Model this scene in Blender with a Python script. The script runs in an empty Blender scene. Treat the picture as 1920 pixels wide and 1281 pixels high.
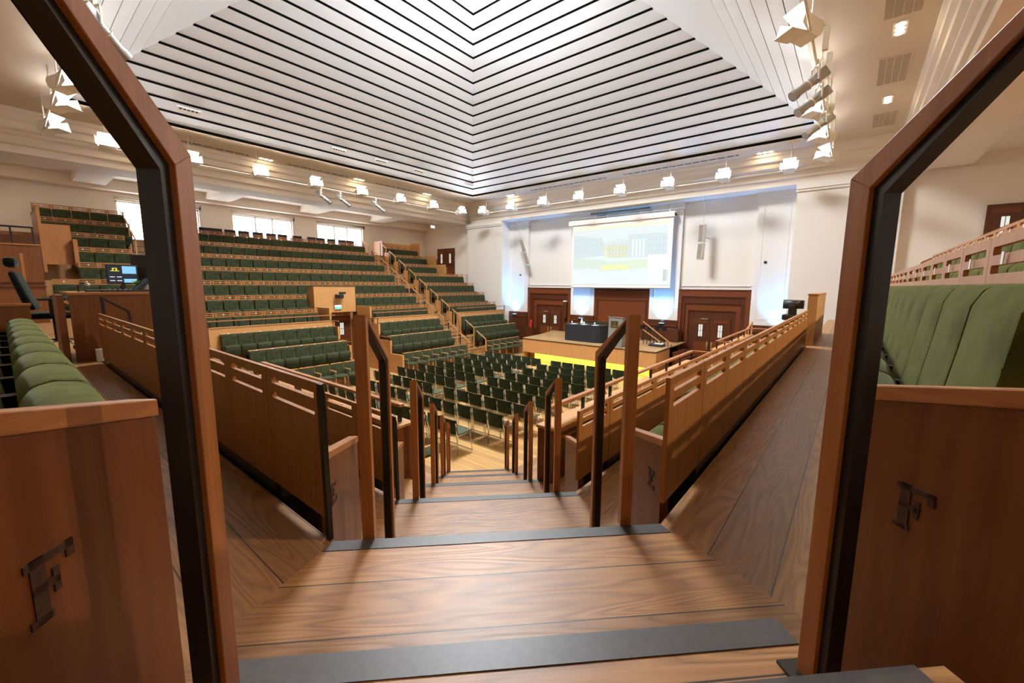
import bpy, bmesh, math, random
from mathutils import Vector, Matrix
random.seed(7)
SC = bpy.context.scene
COL = SC.collection
EYE = 3.6            # eye height above the hall floor; x runs to the stage, y to the window side
S2 = math.sqrt(.5)
PI = math.pi
ORD = ['', 'first', 'second', 'third', 'fourth', 'fifth', 'sixth', 'seventh', 'eighth', 'ninth', 'tenth', 'eleventh', 'twelfth', 'thirteenth', 'fourteenth',
       'fifteenth', 'sixteenth', 'seventeenth', 'eighteenth', 'nineteenth', 'twentieth', 'twenty-first', 'twenty-second', 'twenty-third', 'twenty-fourth', 'twenty-fifth', 'twenty-sixth']

# ------------------------------------------------------------------ materials
def nm(name):
    m = bpy.data.materials.new(name); m.use_nodes = True
    nt = m.node_tree; return m, nt, nt.nodes['Principled BSDF']
def plain(name, col, rough=.5, metal=0., spec=.5, noise=0., nscale=40):
    m, nt, b = nm(name)
    b.inputs['Base Color'].default_value = (*col, 1); b.inputs['Roughness'].default_value = rough
    b.inputs['Metallic'].default_value = metal; b.inputs['Specular IOR Level'].default_value = spec
    if noise:
        tc = nt.nodes.new('ShaderNodeTexCoord'); n = nt.nodes.new('ShaderNodeTexNoise'); n.inputs['Scale'].default_value = nscale
        n.inputs['Detail'].default_value = 5
        nt.links.new(tc.outputs['Object'], n.inputs['Vector'])
        r = nt.nodes.new('ShaderNodeValToRGB'); r.color_ramp.elements[0].position = .3; r.color_ramp.elements[1].position = .7
        r.color_ramp.elements[0].color = (*[c*(1-noise) for c in col], 1); r.color_ramp.elements[1].color = (*[min(1, c*(1+noise)) for c in col], 1)
        nt.links.new(n.outputs['Fac'], r.inputs['Fac']); nt.links.new(r.outputs['Color'], b.inputs['Base Color'])
    return m
def emit(name, col, s):
    m, nt, b = nm(name)
    b.inputs['Base Color'].default_value = (0, 0, 0, 1); b.inputs['Emission Color'].default_value = (*col, 1); b.inputs['Emission Strength'].default_value = s
    return m
def veneer(name, c1, c2, scale=(26, 26, 1.3), rough=.38, bump=.02, coord='Object'):
    m, nt, b = nm(name); N = nt.nodes; L = nt.links
    tc = N.new('ShaderNodeTexCoord'); mp = N.new('ShaderNodeMapping'); mp.inputs['Scale'].default_value = scale
    L.new(tc.outputs[coord], mp.inputs['Vector'])
    n = N.new('ShaderNodeTexNoise'); n.inputs['Scale'].default_value = 2.2; n.inputs['Detail'].default_value = 7; n.inputs['Roughness'].default_value = .6; n.inputs['Distortion'].default_value = .4
    L.new(mp.outputs['Vector'], n.inputs['Vector'])
    r = N.new('ShaderNodeValToRGB'); e = r.color_ramp.elements
    e[0].position = .3; e[0].color = (*c1, 1); e[1].position = .7; e[1].color = (*c2, 1)
    L.new(n.outputs['Fac'], r.inputs['Fac']); L.new(r.outputs['Color'], b.inputs['Base Color'])
    b.inputs['Roughness'].default_value = rough
    bp = N.new('ShaderNodeBump'); bp.inputs['Strength'].default_value = .25; bp.inputs['Distance'].default_value = bump*.1
    L.new(n.outputs['Fac'], bp.inputs['Height']); L.new(bp.outputs['Normal'], b.inputs['Normal'])
    return m
def planks(name, angle, width, c1, c2, dark, rough=.3, rings=13., off=0.):
    """boards that run along world direction angle (degrees), with open cathedral grain"""
    m, nt, b = nm(name); N = nt.nodes; L = nt.links
    g = N.new('ShaderNodeNewGeometry'); rot = N.new('ShaderNodeVectorRotate'); rot.rotation_type = 'Z_AXIS'; rot.inputs['Angle'].default_value = math.radians(-angle)
    L.new(g.outputs['Position'], rot.inputs['Vector'])
    sx = N.new('ShaderNodeSeparateXYZ'); L.new(rot.outputs['Vector'], sx.inputs[0])
    def M(op, a, bv=None, c=None):
        n = N.new('ShaderNodeMath'); n.operation = op
        for i, v in enumerate((a, bv, c)):
            if v is None: continue
            if isinstance(v, (int, float)): n.inputs[i].default_value = v
            else: L.new(v, n.inputs[i])
        return n.outputs[0]
    yy = M('DIVIDE', M('ADD', sx.outputs['Y'], off), width); idx = M('FLOOR', yy); fr = M('FRACT', yy)
    wn = N.new('ShaderNodeTexWhiteNoise'); wn.noise_dimensions = '1D'; L.new(idx, wn.inputs['W'])
    cv = N.new('ShaderNodeCombineXYZ')
    L.new(M('ADD', M('MULTIPLY', sx.outputs['X'], 1.0), M('MULTIPLY', wn.outputs['Value'], 37.)), cv.inputs['X'])
    L.new(M('MULTIPLY', sx.outputs['Y'], 9.), cv.inputs['Y']); L.new(M('MULTIPLY', wn.outputs['Value'], 11.), cv.inputs['Z'])
    n = N.new('ShaderNodeTexNoise'); n.inputs['Scale'].default_value = 1.1; n.inputs['Detail'].default_value = 1.2; n.inputs['Distortion'].default_value = .25; L.new(cv.outputs[0], n.inputs['Vector'])
    ring = M('PINGPONG', M('MULTIPLY', n.outputs['Fac'], rings*2), 1.)
    fine = N.new('ShaderNodeTexNoise'); fine.inputs['Scale'].default_value = 9.; fine.inputs['Detail'].default_value = 4
    cv2 = N.new('ShaderNodeCombineXYZ'); L.new(M('MULTIPLY', sx.outputs['X'], .35), cv2.inputs['X']); L.new(M('MULTIPLY', sx.outputs['Y'], 22.), cv2.inputs['Y']); L.new(wn.outputs['Value'], cv2.inputs['Z'])
    L.new(cv2.outputs[0], fine.inputs['Vector'])
    r = N.new('ShaderNodeValToRGB'); e = r.color_ramp.elements; e[0].position = .0; e[0].color = (*dark, 1); e[1].position = .34; e[1].color = (*c1, 1)
    x = r.color_ramp.elements.new(1.); x.color = (*c2, 1)
    L.new(M('ADD', M('MULTIPLY', ring, .62), M('MULTIPLY', fine.outputs['Fac'], .5)), r.inputs['Fac'])
    mx = N.new('ShaderNodeMix'); mx.data_type = 'RGBA'; mx.blend_type = 'MULTIPLY'; mx.inputs['Factor'].default_value = 1.
    t = N.new('ShaderNodeMapRange'); t.inputs['To Min'].default_value = .78; t.inputs['To Max'].default_value = 1.12; L.new(wn.outputs['Value'], t.inputs['Value'])
    cc = N.new('ShaderNodeCombineColor'); [L.new(t.outputs[0], cc.inputs[i]) for i in range(3)]
    L.new(r.outputs['Color'], mx.inputs[6]); L.new(cc.outputs[0], mx.inputs[7])
    seam = M('LESS_THAN', M('MINIMUM', fr, M('SUBTRACT', 1., fr)), .0022/width*1.)
    m2 = N.new('ShaderNodeMix'); m2.data_type = 'RGBA'; L.new(seam, m2.inputs['Factor']); L.new(mx.outputs[2], m2.inputs[6]); m2.inputs[7].default_value = (.03, .018, .01, 1)
    L.new(m2.outputs[2], b.inputs['Base Color']); b.inputs['Roughness'].default_value = rough
    bp = N.new('ShaderNodeBump'); bp.inputs['Strength'].default_value = .22; bp.inputs['Distance'].default_value = .002
    L.new(ring, bp.inputs['Height']); L.new(bp.outputs['Normal'], b.inputs['Normal'])
    return m
def fabric(name, c):
    m, nt, b = nm(name); N = nt.nodes; L = nt.links
    tc = N.new('ShaderNodeTexCoord'); n = N.new('ShaderNodeTexNoise'); n.inputs['Scale'].default_value = 260; n.inputs['Detail'].default_value = 3
    n2 = N.new('ShaderNodeTexNoise'); n2.inputs['Scale'].default_value = 9
    L.new(tc.outputs['Object'], n.inputs['Vector']); L.new(tc.outputs['Object'], n2.inputs['Vector'])
    a = N.new('ShaderNodeMath'); a.operation = 'MULTIPLY_ADD'; L.new(n.outputs['Fac'], a.inputs[0]); a.inputs[1].default_value = .75
    L.new(n2.outputs['Fac'], a.inputs[2])
    r = N.new('ShaderNodeValToRGB'); e = r.color_ramp.elements; e[0].position = .55; e[0].color = (*[k*.6 for k in c], 1); e[1].position = 1.1; e[1].color = (*[k*1.45 for k in c], 1)
    L.new(a.outputs[0], r.inputs['Fac']); L.new(r.outputs['Color'], b.inputs['Base Color'])
    b.inputs['Roughness'].default_value = .95; b.inputs['Specular IOR Level'].default_value = .1
    b.inputs['Sheen Weight'].default_value = .25; b.inputs['Sheen Tint'].default_value = (.55, .6, .4, 1)
    return m
OAK = veneer('oak_veneer', (.30, .115, .03), (.43, .18, .05))
OAKR = veneer('oak_rail', (.29, .105, .03), (.43, .175, .055), scale=(3, 30, 30), rough=.33)
OAKP = veneer('oak_post', (.27, .095, .024), (.39, .15, .042), rough=.36)
OAKL = veneer('oak_light', (.46, .225, .075), (.58, .31, .115), rough=.4)
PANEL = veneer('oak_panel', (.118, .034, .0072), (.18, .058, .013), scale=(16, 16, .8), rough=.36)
INLAY = plain('letter_inlay_walnut', (.045, .016, .007), .5, noise=.4, nscale=120)
MAHOG = veneer('mahogany', (.05, .014, .006), (.125, .036, .014), scale=(14, 14, 1.), rough=.3)
MAHOGL = veneer('mahogany_red', (.12, .03, .01), (.2, .055, .018), scale=(2, 14, 14), rough=.3)
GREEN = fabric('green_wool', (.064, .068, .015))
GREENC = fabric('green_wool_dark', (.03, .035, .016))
CHAIRG = fabric('chair_back_green', (.02, .03, .014))
BLACK = plain('black_metal', (.008, .007, .007), .35)
BLACKM = plain('black_matt', (.006, .006, .006), .8)
NOSE = plain('grey_nosing', (.06, .055, .055), .42, noise=.15, nscale=60)
CHROME = plain('chrome', (.75, .72, .66), .18, 1.)
WHITE = plain('white_paint', (.80, .77, .72), .6)
CREAM = plain('cream_paint', (.84, .78, .70), .7)
SOFFIT = plain('soffit_paint', (.72, .62, .50), .7)
SLAT = plain('white_slat', (.78, .83, .90), .45)
VOID = plain('slot_shade', (.01, .01, .01), .9)  # black paint stands for the shade inside slots
LAMPW = plain('lamp_enamel', (.85, .80, .68), .35)
STEEL = plain('steel_grey', (.42, .41, .38), .35, .7)
GREYP = plain('grey_paint', (.23, .22, .2), .5)
CLOTH = plain('black_cloth', (.012, .013, .018), .85)
BRONZE = plain('bronze_plate', (.10, .075, .03), .35, .5)
GOLD = plain('gold_leaf', (.6, .45, .15), .35, .6)
WHITEP = plain('white_label', (.85, .85, .82), .5)
RED = plain('red_enamel', (.5, .02, .02), .3)
GLASS = plain('glass_white', (.8, .85, .85), .1)
TEAL = fabric('dark_teal_fabric', (.004, .005, .007))
RUBBER = plain('dark_plastic', (.012, .012, .013), .5)
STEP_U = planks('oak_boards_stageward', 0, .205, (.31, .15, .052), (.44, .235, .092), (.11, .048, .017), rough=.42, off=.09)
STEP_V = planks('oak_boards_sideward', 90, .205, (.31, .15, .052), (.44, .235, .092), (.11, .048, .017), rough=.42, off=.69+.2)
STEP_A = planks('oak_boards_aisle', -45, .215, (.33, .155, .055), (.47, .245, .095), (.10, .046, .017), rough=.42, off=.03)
HALL = planks('maple_floor', 90, .13, (.52, .31, .12), (.60, .37, .15), (.42, .24, .09), rough=.28, rings=3.)
STAGEF = planks('stage_boards', 90, .14, (.50, .31, .13), (.56, .36, .16), (.42, .25, .1), rough=.3, rings=3.)
SKYL = emit('skylight_diffuser', (.94, .97, 1.), 105.)
PANE = emit('daylit_pane', (.95, .98, 1.), 7.)
LENS = emit('lamp_lens', (1., .96, .91), 135.)
DOWN = emit('downlight_lens', (1., .76, .45), 45.)
YEL = emit('yellow_led_panel', (1., .72, .05), 2.6)
SCRW = emit('monitor_blue', (.25, .6, .9), 1.)
EXITG = emit('exit_green', (.1, .75, .5), 1.2)
EXITW = emit('exit_white', (.8, 1., .9), 1.4)

# ------------------------------------------------------------------ mesh building
class MB:
    def __init__(s): s.bm = bmesh.new(); s.mats = []; s.mi = 0
    def m(s, mat):
        if mat not in s.mats: s.mats.append(mat)
        s.mi = s.mats.index(mat); return s
    def face(s, pts):
        f = s.bm.faces.new([s.bm.verts.new(p) for p in pts]); f.material_index = s.mi; return f
    def box(s, x0, x1, y0, y1, z0, z1, bev=0., M=None):
        r = bmesh.ops.create_cube(s.bm, size=1.)
        vs = r['verts']
        for v in vs: v.co = Vector(((x0+x1)/2+v.co.x*(x1-x0), (y0+y1)/2+v.co.y*(y1-y0), (z0+z1)/2+v.co.z*(z1-z0)))
        fs = list({f for v in vs for f in v.link_faces})
        for f in fs: f.material_index = s.mi
        if bev:
            es = list({e for v in vs for e in v.link_edges})
            r = bmesh.ops.bevel(s.bm, geom=es, offset=bev, segments=2, profile=.5, affect='EDGES')
            vs = list({v for f in r['faces'] for v in f.verts})
            for f in r['faces']: f.material_index = s.mi
        if M is not None: bmesh.ops.transform(s.bm, matrix=M, verts=vs)
        return s
    def prism(s, poly, h0, h1, axis='z', bev=0.):
        """closed polygon extruded along an axis; axis z: (x,y), axis x: (y,z), axis y: (x,z)"""
        def P(p, h): return (p[0], p[1], h) if axis == 'z' else ((h, p[0], p[1]) if axis == 'x' else (p[0], h, p[1]))
        a = [s.bm.verts.new(P(p, h0)) for p in poly]; b = [s.bm.verts.new(P(p, h1)) for p in poly]
        n = len(poly); fs = [s.bm.faces.new(a), s.bm.faces.new(b[::-1])]
        for i in range(n): fs.append(s.bm.faces.new((a[i], b[i], b[(i+1) % n], a[(i+1) % n])))
        for f in fs: f.material_index = s.mi
        bmesh.ops.recalc_face_normals(s.bm, faces=fs)
        if bev:
            es = list({e for f in fs for e in f.edges})
            r = bmesh.ops.bevel(s.bm, geom=es, offset=bev, segments=2, profile=.5, affect='EDGES')
            for f in r['faces']: f.material_index = s.mi
        return s
    def holed(s, outer, holes, h0, h1, axis='y'):
        """flat plate with holes, given thickness h0..h1"""
        def P(p, h): return (p[0], p[1], h) if axis == 'z' else ((h, p[0], p[1]) if axis == 'x' else (p[0], h, p[1]))
        t = bmesh.new(); loops = []
        for lp in [outer]+holes:
            vs = [t.verts.new(P(p, h0)) for p in lp]; loops.append(vs)
            for i in range(len(vs)): t.edges.new((vs[i], vs[(i+1) % len(vs)]))
        bmesh.ops.triangle_fill(t, use_beauty=True, use_dissolve=False, edges=t.edges[:])
        g = bmesh.ops.extrude_face_region(t, geom=t.faces[:])
        d = Vector(P((0, 0), h1))-Vector(P((0, 0), h0))
        bmesh.ops.translate(t, vec=d, verts=[v for v in g['geom'] if isinstance(v, bmesh.types.BMVert)])
        bmesh.ops.recalc_face_normals(t, faces=t.faces[:])
        mp = {v: s.bm.verts.new(v.co) for v in t.verts}
        for f in t.faces:
            nf = s.bm.faces.new([mp[v] for v in f.verts]); nf.material_index = s.mi
        t.free(); return s
    def tube(s, pts, r, n=8, cap=True):
        pts = [Vector(p) for p in pts]; rings = []
        for i, p in enumerate(pts):
            d = (pts[min(i+1, len(pts)-1)]-pts[max(i-1, 0)]).normalized()
            up = Vector((0, 0, 1)) if abs(d.z) < .9 else Vector((1, 0, 0))
            a = d.cross(up).normalized(); b = d.cross(a).normalized()
            rr = r[i] if isinstance(r, (list, tuple)) else r
            rings.append([s.bm.verts.new(p+(a*math.cos(2*PI*k/n)+b*math.sin(2*PI*k/n))*rr) for k in range(n)])
        for i in range(len(rings)-1):
            for k in range(n):
                f = s.bm.faces.new((rings[i][k], rings[i][(k+1) % n], rings[i+1][(k+1) % n], rings[i+1][k])); f.material_index = s.mi; f.smooth = n > 6
        if cap:
            for q in (rings[0], rings[-1]): f = s.bm.faces.new(q); f.material_index = s.mi
        return s
    def lathe(s, prof, n=16, cx=0, cy=0, smooth=True):
        rings = [[s.bm.verts.new((cx+r*math.cos(2*PI*k/n), cy+r*math.sin(2*PI*k/n), z)) for k in range(n)] for r, z in prof]
        for i in range(len(rings)-1):
            for k in range(n):
                f = s.bm.faces.new((rings[i][k], rings[i][(k+1) % n], rings[i+1][(k+1) % n], rings[i+1][k])); f.material_index = s.mi; f.smooth = smooth
        for q in (rings[0], rings[-1]): f = s.bm.faces.new(q); f.material_index = s.mi
        return s
    def xf(s, M): bmesh.ops.transform(s.bm, matrix=M, verts=s.bm.verts[:]); return s
    def done(s, name, parent=None, mat=None, smooth=False, recalc=True):
        if mat is not None: s.mats = [mat]
        if recalc: bmesh.ops.recalc_face_normals(s.bm, faces=s.bm.faces[:])
        me = bpy.data.meshes.new(name); s.bm.to_mesh(me); s.bm.free()
        for m in s.mats: me.materials.append(m)
        if smooth:
            for p in me.polygons: p.use_smooth = True
            me.set_sharp_from_angle(angle=.6)
        o = bpy.data.objects.new(name, me); COL.objects.link(o)
        if parent is not None: o.parent = parent
        return o
def B(mat, *a, **k): return MB().m(mat).box(*a, **k)
def thing(name, label, cat, loc=(0, 0, 0), rz=0., group=None):
    o = bpy.data.objects.new(name, None); o.empty_display_size = .1; COL.objects.link(o)
    o.location = loc; o.rotation_euler = (0, 0, rz); return tag(o, label, cat, group)
def tag(o, label, cat, group=None):
    o['label'] = label; o['category'] = cat
    if group: o['group'] = group
    return o
def struct(o): o['kind'] = 'structure'; return o
def part(o, label): o['label'] = label; return o
def dup(root, loc, rz, label, group=None):
    r = root.copy(); COL.objects.link(r); r.location = loc; r.rotation_euler = (0, 0, rz); r['label'] = label
    if group: r['group'] = group
    for ch in root.children:
        c = ch.copy(); COL.objects.link(c); c.parent = r
        for g in ch.children:
            d = g.copy(); COL.objects.link(d); d.parent = c
    return r
class Proto:
    """the first placing moves the prototype itself, later ones copy it"""
    def __init__(s, root): s.root = root; s.used = False
    def put(s, loc, rz, label, group=None):
        if not s.used:
            s.used = True; r = s.root; r.location = loc; r.rotation_euler = (0, 0, rz); r['label'] = label
            if group: r['group'] = group
            return r
        return dup(s.root, loc, rz, label, group)
def Z(r): return r+EYE

# ------------------------------------------------------------------ camera
R = ((.633, -.101, .768), (-.774, -.09, .626), (.006, -.991, -.135))   # rows: x, y, z of the place seen as camera right, down, ahead
def unit(v): return v.normalized()
rgt = unit(Vector((R[0][0], R[1][0], R[2][0]))); fwd = Vector((R[0][2], R[1][2], R[2][2])); fwd = unit(fwd-rgt*fwd.dot(rgt)); dwn = fwd.cross(rgt)
if dwn.z > 0: dwn = -dwn
cam = bpy.data.cameras.new('camera'); co = bpy.data.objects.new('camera', cam); COL.objects.link(co)
cam.sensor_width = 36.; cam.lens = 779.596*36/1920; cam.clip_start = .02; cam.clip_end = 200
co.matrix_world = Matrix(((rgt.x, -dwn.x, -fwd.x, 0), (rgt.y, -dwn.y, -fwd.y, 0), (rgt.z, -dwn.z, -fwd.z, EYE), (0, 0, 0, 1)))
SC.camera = co

# ------------------------------------------------------------------ tiers near the camera (rows wrap round a corner, a stair runs down the mitre)
PITCH = .91
LV = {'G': 3.18, 'F': 2.65, 'E': 2.12, 'D': 1.59, 'C': 1.06, 'B': .53}
FR = {'G': (-.385, -.215, .209), 'F': (.52, .69, 1.489), 'E': (1.43, 1.60, 2.77), 'D': (2.34, 2.51, 4.05), 'C': (3.25, 3.42, 5.33), 'B': (4.16, 4.33, 6.61)}
SL, SR = -.512, .751
UEND, VEND = 15.2, 14.6
for k in 'GFEDCB':
    v, u, a = FR[k]; z = LV[k]; z0 = z-.53
    c = a/S2
    Rr = (c-v, v); Ll = (u, c-u)                       # ends of the chamfered nosing
    back = -5.
    m = MB()
    Rb = (Rr[0]-(v-back)*.42, back); Lb = (back, Ll[1]-(u-back)*.42)
    ue, ve = (UEND, VEND) if k in 'GFED' else ((13.6, 12.) if k == 'C' else (13.6, 12.))
    # three top surfaces with boards in three directions
    m.m(STEP_U).face([(Rr[0], v, z), Rb+(z,), (ue, back, z), (ue, v, z)])
    m.m(STEP_V).face([(u, Ll[1], z), (u, ve, z), (back, ve, z), Lb+(z,)])
    m.m(STEP_A).face([Rr+(z,), Ll+(z,), Lb+(z,), (back, back, z), Rb+(z,)])
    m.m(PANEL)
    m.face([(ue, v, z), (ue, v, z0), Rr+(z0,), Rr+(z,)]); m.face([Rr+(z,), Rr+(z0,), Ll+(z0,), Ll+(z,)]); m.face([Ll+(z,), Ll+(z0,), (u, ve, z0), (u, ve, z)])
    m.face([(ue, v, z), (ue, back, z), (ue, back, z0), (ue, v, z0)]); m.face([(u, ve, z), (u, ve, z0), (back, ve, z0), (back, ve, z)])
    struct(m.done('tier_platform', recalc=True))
    # grey nosing strip on the aisle edge
    n = MB().m(NOSE); d = .058
    e = Vector((Rr[0]-Ll[0], Rr[1]-Ll[1])).normalized(); bk = Vector((-S2, -S2))
    q = [Vector(Ll), Vector(Rr), Vector(Rr)+bk*d-e*.015+e*.03, Vector(Ll)+bk*d-e*.02]
    n.prism([(p.x, p.y) for p in q], z-.02, z+.0025)
    if k != 'G': struct(n.done('trim_1'))
    else: n.bm.free()
    # lower half step in the aisle
def aisle_box(a0, a1, s0, s1, z0, z1):
    return [((a0+s0)*S2, (a0-s0)*S2), ((a0+s1)*S2, (a0-s1)*S2), ((a1+s1)*S2, (a1-s1)*S2), ((a1+s0)*S2, (a1-s0)*S2)], z0, z1
def stepblock(a0, a1, s0, s1, z0, z1, end=0.):
    p, z0, z1 = aisle_box(a0, a1, s0, s1, z0, z1)
    struct(MB().m(STEP_A).prism(p, z0, z1).done('stair_step'))
    p, _, _ = aisle_box(a1-.062, a1+.002, s0, s1-end, 0, 0)
    struct(MB().m(NOSE).prism(p, z1-.02, z1+.0025).done('trim_2'))
stepblock(.20, .362, -.44, .525, 2.65, 3.18, .035)
stepblock(.30, .734, -.46, .64, 2.65, 2.90)
for i, k in enumerate('EDCB'):
    a = FR['FEDCB'[i]][2]
    stepblock(a, a+.40, -.40, .66, LV[k], LV[k]+.26)
a = FR['B'][2]
stepblock(a, a+.40, -.40, .66, 0, .265)

# ------------------------------------------------------------------ seats
def rrect(x0, x1, z0, z1, r, n=3):
    out = []
    for cx, cz, t in ((x1-r, z1-r, 0), (x0+r, z1-r, 90), (x0+r, z0+r, 180), (x1-r, z0+r, 270)):
        for i in range(n+1):
            q = math.radians(t+90*i/n); out.append((cx+r*math.cos(q), cz+r*math.sin(q)))
    return out
SW = .486
def make_seat(name, low, kind):
    """faces +y, the back of its panel on y=0, origin on the floor under it"""
    t = thing(name, 'x', 'seat')
    w = SW/2-.002
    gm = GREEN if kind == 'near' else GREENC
    if kind != 'cap':
        MB().m(OAK).holed([(-w, low), (w, low), (w, 1.122), (-w, 1.122)], [rrect(-w+.05, w-.05, 1.06, 1.0895, .007), rrect(-w+.05, w-.05, .997, 1.026, .007)], .004, .022).done('back_panel', t)
        part(B(WHITEP, -.014, .014, .03, .033, 1.024, 1.064).done('number_plate', t), 'small white seat number plate')
    else:
        B(OAKL, -w, w, 0, .05, .955, .985, bev=.004).done('top_rail', t)
        part(B(WHITEP, -.03, .03, .05, .053, .957, .983).done('number_plate', t), 'small white seat number plate')
    top = .958
    hw = w-.012
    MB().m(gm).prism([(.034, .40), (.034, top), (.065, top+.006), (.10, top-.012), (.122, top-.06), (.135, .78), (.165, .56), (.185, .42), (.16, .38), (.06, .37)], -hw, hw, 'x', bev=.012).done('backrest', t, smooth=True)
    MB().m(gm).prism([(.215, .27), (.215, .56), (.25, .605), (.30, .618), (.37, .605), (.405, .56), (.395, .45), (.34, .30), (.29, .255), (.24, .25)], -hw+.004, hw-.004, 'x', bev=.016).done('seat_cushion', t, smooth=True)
    MB().m(BLACK).box(-w, w, .012, .033, .44, max(low+.02, .5)).box(-w, -w+.03, .04, .22, .22, .5).box(w-.03, w, .04, .22, .22, .5).box(-.02, .02, .05, .20, .0, .40).done('seat_frame_gap_shade', t)  # first box is black backing that paints the shadow gap under the panel
    return Proto(t)
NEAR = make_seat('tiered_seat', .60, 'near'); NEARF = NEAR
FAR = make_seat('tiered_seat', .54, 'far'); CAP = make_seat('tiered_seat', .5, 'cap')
COUNT = [0]
def seat(P, x, y, z, rz, label, group):
    COUNT[0] += 1
    P.put((x, y, z), rz, label, group)
# right wing faces +y
def row_right(P, v, z, u0, n, letter, desc, group, ref, step=SW):
    for i in range(n):
        seat(P, u0+SW/2+i*step, v, z, 0, 'green tip-up seat, %s from %s, %s' % (ORD[i+1], ref, desc), group)
def row_left(P, u, z, v0, n, letter, desc, group, ref, step=SW):
    for i in range(n):
        seat(P, u, v0+SW/2+i*step, z, -PI/2, 'green tip-up seat, %s from %s, %s' % (ORD[i+1], ref, desc), group)
row_right(NEAR, .52, LV['E'], 2.11, 12, 'E', 'row E right of the stair', 'row E seats right of the stair', 'the stair')
row_right(NEAR, 1.43, LV['D'], 3.01, 10, 'D', 'row below E right of the stair', 'seats in the row below E, right of the stair', 'the stair')
row_left(NEAR, .69, LV['E'], 1.945, 10, 'E', 'row E left of the stair', 'row E seats left of the stair', 'the stair')
row_left(NEAR, 1.60, LV['D'], 2.83, 8, 'D', 'row below E left of the stair', 'seats in the row below E, left of the stair', 'the stair')
row_right(NEAR, -.385, LV['F'], 1.29, 24, 'F', 'row F right of the stair', 'row F seats right of the stair', 'the stair')
row_right(NEAR, -1.295, LV['G'], 2.0, 23, 'G', 'row behind F right of the stair', 'seats in the row behind F, right of the stair', 'the frame end')
row_left(NEAR, -.215, LV['F'], 1.13, 10, 'F', 'row F left of the stair', 'row F seats left of the stair', 'the stair')

# single back panels that close the rows beside the stair
for (x, y, z_, rz, lab) in ((1.865, .52, LV['E'], 0, 'slotted oak panel closing row E on the right of the stair'), (2.76, 1.43, LV['D'], 0, 'slotted oak panel closing the row below E, right of the stair'),
        (.69, 1.70, LV['E'], -PI/2, 'slotted oak panel closing row E on the left of the stair'), (1.6, 2.585, LV['D'], -PI/2, 'slotted oak panel closing the row below E, left of the stair')):
    w = SW/2-.002
    o = MB().m(OAK).holed([(-w, .60), (w, .60), (w, 1.122), (-w, 1.122)], [rrect(-w+.05, w-.05, 1.06, 1.0895, .007), rrect(-w+.05, w-.05, .997, 1.026, .007)], .004, .022).done('slotted_screen')
    o.location = (x, y, z_); o.rotation_euler = (0, 0, rz); tag(o, lab, 'panel')
# end panels with letters
def letter(ch, h):
    m = MB(); w = h*.78; s = h*.17; t = h*.12
    def b(x0, x1, z0, z1): m.box(x0, x1, -.0012, .0012, z0, z1)
    m.m(INLAY)
    b(0, w*.42, 0, t); b(w*.1, w*.1+s*1.25, 0, h); b(0, w*.95, h-t, h); b(w*.95-s*.75, w*.95, h*.74, h)
    b(w*.1, w*.62, h*.47, h*.47+t); b(w*.62-s*.6, w*.62, h*.34, h*.72)
    if ch == 'E': b(0, w, 0, t); b(w-s*.75, w, 0, h*.27)
    return m
def end_panel(a0, a1, s, z, side, ch, label, lx=0., lz=.585):
    """stands along the aisle direction; local x runs down the aisle"""
    o = thing('aisle_partition', label, 'panel', (a0*S2+s*S2, a0*S2-s*S2, z), PI/4)
    L = a1-a0; h1 = .756; h0 = h1+.22*L
    t0, t1 = (0, .036) if side < 0 else (-.036, 0)
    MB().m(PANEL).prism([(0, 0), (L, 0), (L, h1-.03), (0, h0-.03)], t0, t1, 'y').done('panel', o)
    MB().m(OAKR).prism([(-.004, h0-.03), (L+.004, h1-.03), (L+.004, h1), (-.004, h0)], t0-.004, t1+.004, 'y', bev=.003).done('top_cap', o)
    if ch:
        lt = letter(ch, .085)
        M = Matrix.Translation((lx-a0, t0-.001, lz)) if side < 0 else Matrix.Translation((lx-a0, t1+.001, lz)) @ Matrix.Rotation(PI, 4, 'Z')
        lt.xf(M); part(lt.done('letter_inlay', o), 'dark inlaid letter %s' % ch)
    return o
end_panel(1.575, 2.01, .79, LV['E'], 1, 'E', 'oak end panel with dark letter E, right of the stair', 1.70, .595)
end_panel(.365, .735, .79, LV['F'], 1, 'F', 'oak end panel with dark letter F, in the right foreground', .655, .51)
end_panel(2.86, 3.29, .79, LV['D'], 1, None, 'plain oak end panel right of the stair, one row below letter E')
end_panel(1.575, 1.98, -.545, LV['E'], -1, 'E', 'oak end panel with letter E, left of the stair', 1.585, .615)
end_panel(.365, .735, -.53, LV['F'], -1, 'F', 'oak end panel with dark letter F, in the left foreground', .505, .53)
end_panel(2.86, 3.27, -.545, LV['D'], -1, None, 'plain oak end panel left of the stair, one row below letter E')
for (x, y, z, lab) in ((.69, 1.452, LV['E'], 'black edge strip on the row E end left of the stair'), (1.6, 2.332, LV['D'], 'black edge strip on the row end left of the stair, below letter E')):
    m = MB().m(BLACK).prism([(-.006, .53), (.012, .53), (.010, 1.07), (.004, 1.127), (-.010, 1.127), (-.012, 1.07)], -.02, .004, 'y', bev=.002)
    o = m.done('edge_strip'); o.location = (x, y, z); tag(o, lab, 'trim')

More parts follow.
